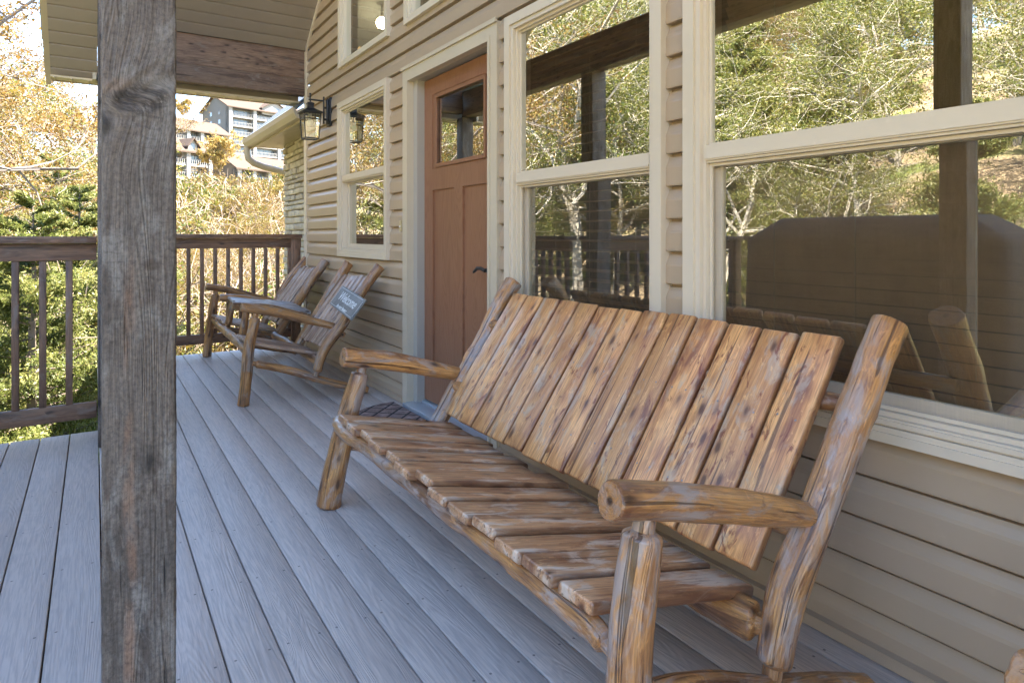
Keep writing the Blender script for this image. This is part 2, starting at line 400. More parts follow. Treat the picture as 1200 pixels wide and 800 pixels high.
M['blind'] = simple('wood_blind', (.50,.34,.19), .55, .12, 8)
M['cord'] = simple('blind_cord', (.5,.42,.28), .7)
M['interior'] = simple('interior_paint', (.28,.24,.15), .8, .05, 2)
M['intfloor'] = simple('interior_floor', (.12,.07,.04), .5)
M['black'] = simple('black_metal', (.03,.032,.036), .42, .2, 12, .15, .3)
M['iron'] = simple('aged_black_iron', (.04,.04,.042), .5, .2, 30, .3, .4)
M['screw'] = simple('dull_screw_steel', (.34,.31,.28), .4, .1, 30, 0, .6)
M['brass'] = simple('aged_brass_button', (.50,.40,.22), .4, .1, 30)
M['thresh'] = simple('aluminium_threshold', (.50,.55,.60), .35, .06, 8, .1, .5)
M['cover'] = simple('grey_canvas_cover', (.06,.045,.038), .75, .12, 3, .2)
M['slate'] = simple('slate_board', (.17,.17,.165), .6, .35, 16, .2)
M['chalk'] = simple('chalk_white', (.62,.64,.64), .8, .2, 60)
M['red'] = simple('red_paint', (.5,.02,.03), .4)
M['whiteobj'] = simple('white_paint', (.75,.75,.75), .5)

def shingle_mat(name, col, s=1.0):
    m, t = newmat(name); v = t.vmul(t.obj(), (s, s, s))
    br = t.n('ShaderNodeTexBrick', ins={'Vector': v, 'Color1': (*col, 1), 'Color2': (*[x*.72 for x in col], 1), 'Mortar': (*[x*.35 for x in col], 1), 'Scale': 4.0, 'Mortar Size': .02, 'Row Height': .35, 'Brick Width': .9})
    c = t.mix(t.noise(v, 30, 2), br.outputs[0], tuple(x*1.2 for x in col))
    t.out(t.pbr(c, .9, t.bump(br.outputs[1], .3, .01), **{'Specular IOR Level': .08})); return m
M['shingle'] = shingle_mat('blue_grey_shingles', (.17,.195,.235))
M['condoroof'] = shingle_mat('brown_condo_shingles', (.072,.052,.040), .5)
def stone_mat():
    m, t = newmat('stacked_ledge_stone'); sd = t.attr('seed', 'Fac'); v = t.obj()
    n = t.noise(v, 9, 5, .65)
    c = t.ramp(t.math('FRACT', t.math('MULTIPLY', sd, 7.77)), [(0, (.42,.36,.27)), (.4, (.54,.48,.37)), (.7, (.60,.53,.40)), (1, (.40,.33,.24))])
    c = t.mix(1.0, c, t.ramp(n, [(.25, .62), (.7, 1.1)]), 'MULTIPLY')
    t.out(t.pbr(c, .85, t.bump(t.noise(v, 40, 5), .7, .01))); return m
M['stone'] = stone_mat()

# ------------------------------------------------------------------ sky, sun, camera
W = bpy.data.worlds.new('World'); S.world = W; W.use_nodes = True
wt = W.node_tree; wt.nodes.clear()
SUN_EL, SUN_AZ = math.radians(57), math.radians(113)      # azimuth clockwise from +Y
sky = wt.nodes.new('ShaderNodeTexSky'); sky.sky_type = 'NISHITA'; sky.sun_disc = False
sky.sun_elevation = SUN_EL; sky.sun_rotation = SUN_AZ; sky.air_density = 1.0; sky.dust_density = .1; sky.ozone_density = 2.0
bg = wt.nodes.new('ShaderNodeBackground'); bg.inputs[1].default_value = .07
wo = wt.nodes.new('ShaderNodeOutputWorld')
wt.links.new(sky.outputs[0], bg.inputs[0]); wt.links.new(bg.outputs[0], wo.inputs[0])
sl = bpy.data.lights.new('sun', 'SUN'); sl.energy = 3.5; sl.angle = math.radians(.5); sl.color = (1.0, .93, .82)
so = bpy.data.objects.new('sun', sl); C.objects.link(so)
sd_ = Vector((math.sin(SUN_AZ)*math.cos(SUN_EL), math.cos(SUN_AZ)*math.cos(SUN_EL), math.sin(SUN_EL)))
so.rotation_euler = sd_.to_track_quat('Z', 'Y').to_euler()
cam = bpy.data.cameras.new('camera'); co = bpy.data.objects.new('camera', cam); C.objects.link(co)
co.location = (0, 0, CH); co.rotation_euler = (math.pi/2, 0, -TH)
cam.sensor_width = 36; cam.lens = 36*FPX/1200; cam.shift_y = -124/1200; cam.clip_start = .05; cam.clip_end = 3000
S.camera = co
vs = S.view_settings; vs.view_transform = 'Standard'; vs.look = 'None'; vs.exposure = 4.05; vs.gamma = 1
S.cycles.max_bounces = 8; S.cycles.transparent_max_bounces = 16
S.cycles.use_denoising = True
S.cycles.sample_clamp_indirect = 6

# ------------------------------------------------------------------ deck
XW = 1.719
b = MB(); k = -16
while True:
    x0 = .022 + k*.1324
    if x0 > 1.70: break
    x1 = min(x0 + .1324 - .0045, 1.71); ye = 6.67 if k >= 0 else 4.35
    b.board((x0, -3.2, -.026), (0, ye+3.2, 0), (x1-x0, 0, 0), (0, 0, .026), .0025, nl=1)
    k += 1
b.build('deck', M['deck'], kind='structure')
b = MB()
b.board((-2.10, -3.2, -.30), (0, 7.53, 0), (.03, 0, 0), (0, 0, .268)); b.board((-2.06, 4.30, -.30), (2.06, 0, 0), (0, .03, 0), (0, 0, .268))
b.board((.03, 6.62, -.30), (1.68, 0, 0), (0, .03, 0), (0, 0, .268)); b.board((.03, 4.335, -.30), (0, 2.28, 0), (.03, 0, 0), (0, 0, .268))
for i in range(18):
    b.board((-2.05, -3.0+i*.4, -.24), (3.7, 0, 0), (0, .04, 0), (0, 0, .205))
b.build('deck_frame', M['rail'], kind='structure')

# ------------------------------------------------------------------ the house
house = empty('lodge_house', (XW, 0, 0), 'tan vinyl sided lodge with gabled porch, brown front door and tall windows', 'house')
E = .1154; Z0 = .468 - 4*E - .0
def ceilz(y): return 2.89 + .8*(6.32 - y) if y > 1.5 else 2.89 + .8*4.82 - .8*(1.5 - y)
# openings  (y0, y1, z0, z1)
OPEN = {'big': (.476, 1.543, .588, 2.160), 'mid': (1.652, 2.692, .588, 2.160), 'door': (2.780, 3.964, -.05, 2.180),
        'small': (4.227, 5.30, .935, 2.185), 'up1': (4.22, 5.28, 2.478, 3.35), 'up2': (2.85, 3.923, 2.470, 3.9)}
def siding():
    b = MB(); pts = []
    n = 64
    for kk in range(-1, n):
        z = Z0 + kk*E
        if kk == -1:
            continue
        pts += [(z, -.014), (z, .0175), (z+.005, .0190), (z+.55*E, .0170), (z+.63*E, .0145), (z+.71*E, .0098), (z+.79*E, .0050), (z+.86*E, .0020), (z+.892*E, .0010), (z+.897*E, -.014), (z+E-.0005, -.014)]
    cuts = sorted({o[2] for o in OPEN.values()} | {o[3] for o in OPEN.values()})
    for i in range(len(pts)-1):
        za, da = pts[i]; zb, db = pts[i+1]
        zc = [za] + [c for c in cuts if za < c < zb] + [zb] if zb > za else [za, zb]
        for j in range(len(zc)-1):
            p, q = zc[j], zc[j+1]
            if zb > za: d0 = da+(db-da)*(p-za)/(zb-za); d1 = da+(db-da)*(q-za)/(zb-za)
            else: d0, d1 = da, db
            mid = (p+q)/2 if zb > za else p + (.001 if True else 0)
            ymax = 6.30; ymin = -6.0
            if mid > 2.86:
                ymax = min(ymax, 6.32 - (mid-2.89)/.8); ymin = max(ymin, 1.5 - (6.746-mid)/.8)
            if ymax <= ymin: continue
            iv = [(ymin, ymax)]
            for (a, c, z0, z1) in OPEN.values():
                if z0 <= mid < z1:
                    nv = []
                    for (s_, e_) in iv:
                        if c <= s_ or a >= e_: nv.append((s_, e_)); continue
                        if a > s_: nv.append((s_, a))
                        if c < e_: nv.append((c, e_))
                    iv = nv
            for (s_, e_) in iv:
                b.add([(XW+.0135-d0, e_, p), (XW+.0135-d0, s_, p), (XW+.0135-d1, s_, q), (XW+.0135-d1, e_, q)], [(0, 1, 2, 3)])
    b.build('siding_wall', M['siding'], house, attrs=False)
siding()
# wall body behind the siding (polygon pieces around the openings)
def wallcore():
    b = MB(); ys = sorted({-6.0, 6.30, 1.5} | {o[0] for o in OPEN.values()} | {o[1] for o in OPEN.values()})
    for a, c in zip(ys[:-1], ys[1:]):
        m = (a+c)/2; zs = [-.4]
        for o in sorted([o for o in OPEN.values() if o[0] < m < o[1]], key=lambda o: o[2]): zs += [o[2], o[3]]
        zs.append(None)
        for i in range(0, len(zs), 2):
            z0, z1 = zs[i], zs[i+1]
            if z1 is not None and z1 <= z0: continue
            ta = z1 if z1 is not None else ceilz(a)-.01; tc = z1 if z1 is not None else ceilz(c)-.01
            x0, x1 = XW+.028, XW+.14
            v = [(x0,a,z0),(x1,a,z0),(x1,c,z0),(x0,c,z0),(x0,a,ta),(x1,a,ta),(x1,c,tc),(x0,c,tc)]
            b.add(v, [(0,3,2,1),(4,5,6,7),(0,1,5,4),(1,2,6,5),(2,3,7,6),(3,0,4,7)])
    b.build('inner_wall', M['interior'], house, attrs=False)
wallcore()
# corner trim, base trim, ceiling trim
b = MB(); b.box((XW-.012, 6.295, -.35), (XW+.012, 6.375, 2.87)); b.build('corner_trim', M['trim'], house)
b = MB()
for y0, y1 in ((-6, 2.779), (3.965, 6.294)):
    b.box((XW-.026, y0, .002), (XW+.0015, y1, .030)); b.box((XW-.030, y0, .0302), (XW-.0005, y1, .036))
b.build('base_trim', M['siding'], house)
b = MB(); b.add([(XW-.016, 6.30, 2.855), (XW-.016, 1.5, 6.70), (XW-.016, 1.5, 6.75), (XW-.016, 6.30, 2.905), (XW-.001, 6.30, 2.855), (XW-.001, 1.5, 6.70), (XW-.001, 1.5, 6.75), (XW-.001, 6.30, 2.905)],
                [(0,1,2,3),(7,6,5,4),(0,4,5,1),(3,2,6,7)]); b.build('ceiling_trim', M['trim'], house)

def planks(b, x0, x1, ya, za, yb, zb, pitch, flip=1, groove=.013, depth=.014):
    """tongue and groove soffit: long in X, stepping from (ya,za) to (yb,zb); faces seen from below"""
    d = Vector((0, yb-ya, zb-za)); L = d.length; u = d/L; nrm = Vector((0, u.z, -u.y))
    if nrm.z > 0: nrm = -nrm
    n = max(1, round(L/pitch)); p = L/n; O = Vector((0, ya, za))
    for i in range(n):
        q = [(0, -depth), (groove*.25, -depth), (groove*.75, 0), (p*.5, .0006), (p-groove*.6, 0), (p, -depth)]
        for (s0, h0), (s1, h1) in zip(q[:-1], q[1:]):
            A = O + u*(i*p+s0) + nrm*h0; B = O + u*(i*p+s1) + nrm*h1
            b.add([(x0, A.y, A.z), (x1, A.y, A.z), (x1, B.y, B.z), (x0, B.y, B.z)], [(0, 1, 2, 3)])
b = MB(); planks(b, .02, XW, 6.34, 2.874, 1.5, 6.746, .119); planks(b, .02, XW, -4.2, 2.186, 1.5, 6.746, .119)
b.build('porch_ceiling', M['soffit'], house, attrs=False)
b = MB(); planks(b, -.300, .02, 6.55, 2.39, 1.5, 6.43, .119); planks(b, -.300, .02, -4.2, 1.87, 1.5, 6.43, .119)
b.build('rake_soffit', M['soffit'], house, attrs=False)
b = MB(); planks(b, -.30, XW+.0, 6.47, 2.398, 6.62, 2.398, .15)
for i in range(17):
    x = -.28 + i*.118; b.box((x, 6.471, 2.388), (x+.006, 6.615, 2.3965))
b.build('eave_soffit', M['trim'], house, attrs=False)
# barge board and eave fascia
b = MB()
for (ya, za, yb, zb) in ((6.60, 2.35, 1.5, 6.43), (-4.3, 1.79, 1.5, 6.43)):
    for x0, x1, dz, h in ((-.335, -.300, 0, .17), (-.345, -.335, .09, .09)):
        v = [(x0,ya,za+dz),(x1,ya,za+dz),(x1,yb,zb+dz),(x0,yb,zb+dz),(x0,ya,za+dz+h),(x1,ya,za+dz+h),(x1,yb,zb+dz+h),(x0,yb,zb+dz+h)]
        b.add(v, [(0,3,2,1),(4,5,6,7),(0,1,5,4),(1,2,6,5),(2,3,7,6),(3,0,4,7)], [(p[0], p[2], p[1]) for p in v], 3.0)
b.build('barge_board', M['gutter'], house)
b = MB(); b.box((-.30, 6.625, 2.392), (XW, 6.65, 2.56)); b.box((-.012, 6.3, 2.375), (.014, 6.56, 2.43))
b.build('fascia', M['gutter'], house)
# roof: two slopes over porch and house, rear wall, gable ends
b = MB()
for (ya, za, yb, zb) in ((6.70, 2.52, 1.5, 6.68), (-4.5, 1.90, 1.5, 6.70)):
    v = [(-.37,ya,za),(9.0,ya,za),(9.0,yb,zb),(-.37,yb,zb),(-.37,ya,za+.16),(9.0,ya,za+.16),(9.0,yb,zb+.18),(-.37,yb,zb+.18)]
    v = [(x, y, z+(.24 if i in (0,1,2,3) and False else 0)) for i, (x, y, z) in enumerate(v)]
    v = [(p[0], p[1], p[2]+.22) for p in v]
    b.add(v, [(0,3,2,1),(4,5,6,7),(0,1,5,4),(1,2,6,5),(2,3,7,6),(3,0,4,7)])
b.build('roof', M['shingle'], house, attrs=False)
b = MB(); b.box((8.5, -6, -.4), (8.6, 6.3, 3.0)); b.box((XW+.14, 6.15, -.4), (8.6, 6.29, 2.95)); b.box((XW+.14, -6.1, -.4), (8.6, -6.0, 3.0))
b.build('outer_wall', M['siding'], house, attrs=False)
b = MB(); b.box((5.2, -6, .0), (5.3, 6.15, 5.2)); b.box((XW+.14, 3.0-.03, 2.30), (5.2, 6.15, 2.36)) if False else None
b.box((2.6, 5.4, 0), (5.2, 5.5, 3.6)); b.box((XW+.14, 2.72, 0), (2.9, 2.76, 2.3))
b.build('room_wall', M['interior'], house, attrs=False)
b = MB(); b.box((XW+.14, -6, -.05), (5.2, 6.15, .0)); b.build('room_floor', M['intfloor'], house, attrs=False)

def yring(b, y0, y1, z0, z1, w, x0, x1, wb=None, wt=None):
    wb = w if wb is None else wb; wt = w if wt is None else wt
    b.box((x0, y0, z0), (x1, y0+w, z1)); b.box((x0, y1-w, z0), (x1, y1, z1))
    b.box((x0, y0+w, z0), (x1, y1-w, z0+wb)); b.box((x0, y0+w, z1-wt), (x1, y1-w, z1))
def pane(name, y0, y1, z0, z1, x, mat, parent):
    b = MB(); b.add([(x, y1, z0), (x, y0, z0), (x, y0, z1), (x, y1, z1)], [(0, 1, 2, 3)])
    return b.build(name, mat, parent, attrs=False)
def window(key, blind=None):
    y0, y1, z0, z1 = OPEN[key]
    b = MB()
    yring(b, y0-.004, y1+.004, z0-.004, z1+.004, .046, XW-.030, XW+.030, .030)
    yring(b, y0+.0425, y1-.0425, z0+.0265, z1-.0425, .020, XW-.020, XW+.045)
    yring(b, y0+.0630, y1-.0630, z0+.0470, z1-.0630, .012, XW-.004, XW+.075)
    if key in ('big', 'mid'):
        b.box((XW-.037, y0-.006, z0-.012), (XW-.0305, y1+.006, z0+.012))
        b.box((XW-.026, y0+.046, z0+.0305), (XW-.0205, y1-.046, z0+.042))
    f = b.build('window', M['trim'], house)
    gy0, gy1, gz0, gz1 = y0+.0755, y1-.0755, z0+.0595, z1-.0755
    if key.startswith('up'):
        pane('pane', gy0, gy1, gz0, gz1, XW+.02, M['glass'], f); return f
    mr0, mr1 = (1.341, 1.399) if key != 'small' else (1.532, 1.588)
    b = MB(); b.box((XW-.010, gy0, mr0+.008), (XW+.040, gy1, mr1)); b.box((XW-.003, gy0, mr0), (XW+.050, gy1, mr0+.0075)); b.box((XW-.014, gy0, mr0+.013), (XW-.0105, gy1, mr0+.020))
    b.build('meeting_rail', M['trim'], f)
    b = MB(); yring(b, gy0+.0005, gy1-.0005, mr1+.0005, gz1-.0005, .008, XW+.010, XW+.030); b.build('upper_sash', M['trim'], f)
    pane('pane', gy0+.008, gy1-.008, mr1+.008, gz1-.008, XW+.018, M['glass'], f)
    b = MB(); yring(b, gy0+.0005, gy1-.0005, gz0+.0005, mr0-.0005, .030, XW+.036, XW+.060, .038, .012); b.build('lower_sash', M['trim'], f)
    pane('pane', gy0+.030, gy1-.030, gz0+.038, mr0-.012, XW+.046, M['glasslow'], f)
    if key != 'small':
        b = MB(); yring(b, gy0+.001, gy1-.001, gz0+.001, mr0-.001, .010, XW+.012, XW+.020); b.build('screen_frame', M['trim'], f)
        pane('insect_screen', gy0+.010, gy1-.010, gz0+.010, mr0-.010, XW+.016, M['screen'], f)
    if blind:
        b = MB()
        if blind == 'closed':
            z = gz1
            while z > gz0 + .02:
                b.add([(XW+.092, gy1, z), (XW+.092, gy0, z), (XW+.116, gy0, z-.0424), (XW+.116, gy1, z-.0424),
                       (XW+.096, gy1, z), (XW+.096, gy0, z), (XW+.120, gy0, z-.0424), (XW+.120, gy1, z-.0424)], [(0,1,2,3),(7,6,5,4),(0,4,5,1),(3,2,6,7)])
                z -= .042
        else:
            z = gz1 - .02
            while z > gz0 + .10:
                tilt = .007
                b.add([(XW+.085, gy1, z), (XW+.085, gy0, z), (XW+.133, gy0, z+tilt), (XW+.133, gy1, z+tilt),
                       (XW+.085, gy1, z-.003), (XW+.085, gy0, z-.003), (XW+.133, gy0, z+tilt-.003), (XW+.133, gy1, z+tilt-.003)], [(0,1,2,3),(7,6,5,4),(0,4,5,1),(3,2,6,7)])
                z -= .043
            b.box((XW+.080, gy0, gz1-.05), (XW+.14, gy1, gz1+.02))
        bl = b.build('blind', M['blind'], f)
        c = MB()
        for yy in (gy0+.16, gy1-.20, (gy0+gy1)/2):
            c.tube([(XW+.080, yy, gz1), (XW+.080, yy+.002, gz0+.1)], .0012, 5)
        c.build('blind_cord', M['cord'], f)
    return f
window('big', 'closed'); window('mid', 'open'); window('small', None); window('up1'); window('up2')

# front door
dy0, dy1 = 2.905, 3.820; dx = 1.790
b = MB()
y0, y1, z0, z1 = OPEN['door']
for yy in (y0, y1-.085):
    b.box((XW-.020, yy, .002), (XW+.02, yy+.085, z1))
b.box((XW-.020, y0+.085, z1-.085), (XW+.02, y1-.085, z1))
for yy in (y0+.062, y1-.085):
    b.box((XW-.026, yy, .002), (XW-.0205, yy+.023, z1-.062))
b.box((XW-.026, y0+.085, z1-.085), (XW-.0205, y1-.085, z1-.062))
b.box((XW-.032, y0-.006, z1-.008), (XW-.0205, y1+.006, z1+.014))
df = b.build('door_frame', M['casing'], house)
b = MB()
for a, c in ((y0+.030, dy0-.002), (dy1+.002, y1-.030)):
    b.box((XW+.0205, a, .002), (XW+.13, c, z1-.03))
b.box((XW+.0205, dy0-.0015, 2.094), (XW+.13, dy1+.0015, z1-.03))
b.build('door_jamb', M['jamb'], df)
b = MB(); b.board((XW-.06, y0+.09, .0), (0, y1-y0-.18, 0), (.11, 0, 0), (0, 0, .032)); b.board((XW+.0505, dy0, .0), (0, dy1-dy0, 0), (.05, 0, 0), (0, 0, .045))
b.build('threshold', M['thresh'], df)
b = MB(); T0, T1 = dx, dx+.044; DZ0, DZ1 = .052, 2.088
def bx(a, c, p, q, x=T0): b.box((x, a, p), (T1, c, q))
lites = (3.055, 3.640, 1.545, 1.955); pnt = 1.385; pnb = .27; mid_y = (dy0+dy1)/2; sw = .118
bx(dy0, dy0+sw, DZ0, DZ1); bx(dy1-sw, dy1, DZ0, DZ1)
bx(dy0+sw, dy1-sw, 1.985, DZ1); bx(dy0+sw, dy1-sw, pnt, 1.515); bx(dy0+sw, dy1-sw, DZ0, pnb); bx(mid_y-.055, mid_y+.055, pnb, pnt)
bx(dy0+sw, lites[0]-.0, 1.515, 1.985, T0+.004); bx(lites[1], dy1-sw, 1.515, 1.985, T0+.004)
bx(lites[0], lites[1], 1.955, 1.985, T0+.004); bx(lites[0], lites[1], 1.515, 1.545, T0+.004)
bx(dy0+sw, mid_y-.055, pnb, pnt, T0+.013); bx(mid_y+.055, dy1-sw, pnb, pnt, T0+.013)
door = b.build('front_door', M['door'], house)
b = MB(); yring(b, lites[0]-.022, lites[1]+.022, lites[2]-.022, lites[3]+.022, .022, T0-.008, T0+.010); b.build('glazing_bead', M['door'], door)
pane('pane', lites[0], lites[1], lites[2], lites[3], T0+.012, M['glass'], door)
b = MB()
b.board((dx-.010, 2.945, .865), (0, 0, .10), (0, .05, 0), (.010, 0, 0), .004)
b.tube([(dx-.01, 2.97, .915), (dx-.05, 2.97, .915)], .010, 10)
b.tube([(dx-.05, 2.965, .913), (dx-.054, 3.00, .924), (dx-.052, 3.045, .924), (dx-.048, 3.085, .905), (dx-.046, 3.095, .900)], [.010, .010, .0095, .008, .006], 10)
b.build('handle', M['iron'], door)

# porch structure timbers
b = MB()
b.board((.16, 6.345, 2.45), (XW-.165, 0, 0), (0, .10, 0), (0, 0, .162), .004); b.board((.16, 6.353, 2.614), (XW-.165, 0, 0), (0, .09, 0), (0, 0, .27), .004)
b.build('eave_beam', M['beam'], house)
b = MB(); b.board((.022, -3.1, 2.42), (0, 9.5, 0), (.125, 0, 0), (0, 0, .28), .006); b.build('header_beam', M['beam'], house)

# stone wing beyond the corner
b = MB(); z = -.5; r = random.Random(3)
while z < 2.23:
    h = r.uniform(.05, .085); y = 6.40
    while y < 8.59:
        w = min(r.uniform(.11, .34), 8.60-y)
        if w > .03:
            px_ = 2.045 + r.uniform(-.016, .016)
            b.board((px_, y+.002, z+.002), (0, w-.008, 0), (0, 0, h-.009), (.06, 0, 0), .012, nl=3, warp=.008)
        y += w
    z += h
b.build('stone_wall', M['stone'], house)
b = MB(); b.box((2.085, 6.37, -.5), (6.0, 8.585, 2.25)); b.build('wing_wall', M['stone'], house)
b = MB(); planks(b, 1.70, 2.10, 6.385, 2.245, 8.90, 2.245, .10)
b.build('wing_soffit', M['gutter'], house, attrs=False)
b = MB(); v = [(1.66,6.39,2.33),(4.66,6.39,5.12),(4.66,8.96,5.12),(1.66,8.96,2.33),(1.66,6.39,2.36),(4.66,6.39,5.15),(4.66,8.96,5.15),(1.66,8.96,2.36)]
b.add(v, [(0,3,2,1),(4,5,6,7),(0,1,5,4),(1,2,6,5),(2,3,7,6),(3,0,4,7)])
for i in range(24):       # shingle courses
    q = i/24; x0 = 1.655+3.0*q; z0_ = 2.362+2.79*q
    b.add([(x0,6.395,z0_+.010),(x0+.135,6.395,z0_+.128),(x0+.135,8.965,z0_+.128),(x0,8.965,z0_+.010),(x0,6.395,z0_-.006),(x0,8.965,z0_-.006)], [(0,3,2,1),(0,4,5,3)], None, i*1.3)
b.build('wing_roof', M['shingle'], house, attrs=False)
b = MB()
prof = [(0,0),(.0,.095),(-.012,.10),(-.055,.062),(-.085,.10),(-.093,.10),(-.085,.05),(-.055,.0)]
rings = [[(1.70+p[0], yy, 2.235+p[1]) for p in prof] for yy in (6.385, 8.93)]
b.loft(rings, rings, 0, smooth=False)
b.box((1.701, 6.385, 2.215), (1.716, 8.92, 2.34))
b.build('gutter', M['gutter'], house)
b = MB()
P = [(1.655, 8.86, 2.235), (1.655, 8.86, 2.17), (1.67, 8.865, 2.09), (1.74, 8.87, 2.035), (1.86, 8.875, 1.995), (2.02, 8.88, 1.965), (2.14, 8.88, 1.94), (2.17, 8.88, 1.88), (2.175, 8.88, 1.78), (2.175, 8.88, -.4)]
b.tube(P, .042, 12); b.build('downspout', M['gutter'], house)
# lit globe lamp inside, seen through the upper window
b = MB(); c0 = Vector((2.30, 5.86, 3.12))
rings = [[tuple(c0+Vector((.055*math.sin(p)*math.cos(a), .055*math.sin(p)*math.sin(a), .055*math.cos(p)))) for a in [2*math.pi*j/16 for j in range(16)]] for p in [.02+(math.pi-.04)*i/10 for i in range(11)]]
b.loft(rings, rings, 0)
m, t = newmat('lit_globe'); t.out(t.n('ShaderNodeEmission', ins={'Color': (1,.72,.38,1), 'Strength': 14.0}).outputs[0])
gl = empty('ceiling_lamp', (2.30, 5.86, 3.12), 'small lit globe lamp glowing indoors behind the high window', 'lamp')
b.build('globe', m, gl)
b = MB(); b.tube([(2.30,5.86,3.175),(2.30,5.86,3.30)], .008); b.tube([(2.30,5.86,3.30),(2.30,5.86,3.31)], .05, 16); b.build('stem', M['black'], gl)

# ------------------------------------------------------------------ posts
def post(x0, y0, top, label, z0=.0, w=.138, rough=False):
    if rough: w = .1195
    e = empty('porch_post', (x0+w/2, y0+w/2, z0), label, 'post')
    b = MB()
    if not rough:
        b.board((x0, y0, z0), (0, 0, top-z0), (w, 0, 0), (0, w, 0), .006, nl=6)
    else:
        # rough sawn faces: fine relief on a grid that wraps round the post
        n = 30; per = []; r = .005
        for f in range(4):
            for i in range(n): per.append((f, i/n))
        rings = []; gr = []; nz = 560
        for k in range(nz+1):
            z = z0 + (top-z0)*k/nz; ring = []; g = []
            for f, s in per:
                if f == 0: x, y, nx, ny = s*w, 0, 0, -1
                elif f == 1: x, y, nx, ny = w, s*w, 1, 0
                elif f == 2: x, y, nx, ny = w-s*w, w, 0, 1
                else: x, y, nx, ny = 0, w-s*w, -1, 0
                # ease corners
                cx = max(0, r-min(x, w-x)); cy = max(0, r-min(y, w-y))
                d = 0
                d += .0011*mn.noise(Vector((x*60, y*60, z*8))) + .0007*mn.noise(Vector((x*190, y*190, z*30)))
                saw = math.sin(z*230 + 5*mn.noise(Vector((x*7, y*7, z*5))))
                d += .0004*max(0, saw)
                # swirl and gouge of a big knot low on the front face
                if ny == -1:
                    u = (x-.048)/.052; v = (z-1.36 - (x-.048)*.55)/.023
                    q = u*u+v*v
                    d += -.0055*math.exp(-q*1.2)*(0.6+.8*abs(mn.noise(Vector((x*120, 3, z*120)))))
                    v2 = (z-1.40-(x-.048)*.3)/.027; d += .0022*math.exp(-(u*u+v2*v2))
                    d += .0020*math.sin((x*120)+14*math.exp(-q*.25))*math.exp(-q*.12)*.6
                sx = r if x < r else (w-r if x > w-r else x); sy = r if y < r else (w-r if y > w-r else y)
                if s == 0:
                    x = x + (r*.3 if x < w/2 else -r*.3); y = y + (r*.3 if y < w/2 else -r*.3)
                ring.append((x0+x+nx*d, y0+y+ny*d, z))
                ee = math.exp(-((x-.06)**2/.0045 + (z-1.36)**2/.009)); gx = x-w/2 + .028*ee*math.tanh((z-1.357-.5*(x-.06))/.02) + .004*mn.noise(Vector((0, 0, z*2.2)))
                g.append((gx, y-w/2, z))
            rings.append(ring); gr.append(g)
        b.loft(rings, gr, 2.0)
    b.build('timber', M['post'], e)
    return e
post(.0121, 1.385, 2.42, 'weathered rough sawn square timber post standing nearest, with a big knot scar', rough=True)
post(.016, 3.98, 2.42, 'dark square post hidden behind the nearest post where the left railing ends')
post(.022, 6.36, 2.42, 'far dark porch post under the end of the eave beam')

# ------------------------------------------------------------------ railings
def railing(a, c, posts, label, pitch=.118, ztop=1.095, z0=.086, phase=.06, cat='railing', under=0):
    a = Vector((a[0], a[1], 0)); c = Vector((c[0], c[1], 0)); d = c-a; L = d.length; u = d/L; s = Vector((-u.y, u.x, 0))
    e = empty('porch_railing', (a+c)/2, label, cat)
    def bd(name, off, z, hw, hh, lo=0, hi=L):
        b = MB(); b.board(a+u*lo - s*hw + Vector((0, 0, z)), u*(hi-lo), s*2*hw, (0, 0, hh), .004, nl=6, warp=.002); b.build(name, M['rail'], e)
    bd('cap_rail', 0, ztop-.038, .070, .038); bd('top_rail', 0, ztop-.132, .020, .0925); bd('bottom_rail', 0, z0, .020, .087)
    x = phase; k = 0
    while x < L-.01:
        b = MB(); b.board(a+u*(x-.016)+s*(-.018 if True else 0)+Vector((0, 0, z0+.088)), (0, 0, ztop-.132-z0-.089), u*.032, s*.033, .002, nl=2)
        b.build('baluster', M['rail'], e); x += pitch; k += 1
    for px_ in posts:
        b = MB(); b.board(a+u*(px_-.045)-s*.045+Vector((0, 0, .001)), (0, 0, ztop-.040), u*.09, s*.09, .004); b.build('post', M['rail'], e)
    return e
railing((.012, 4.315), (-2.0, 4.315), [1.95], 'dark wood railing left of the nearest post, in front of the cedars', phase=.010+.118)
railing((.165, 6.60), (1.735, 6.60), [1.515], 'brown railing closing the far end of the porch behind the rocking chairs', ztop=1.112, z0=.10, phase=.558-.112*4, pitch=.1125)
railing((.09, 4.40), (.09, 6.35), [], 'side railing running away behind the nearest post')
railing((-2.0, -3.0), (-2.0, 4.20), [.05, 1.8, 3.6, 5.4], 'long railing along the outer deck edge, mirrored in the window')

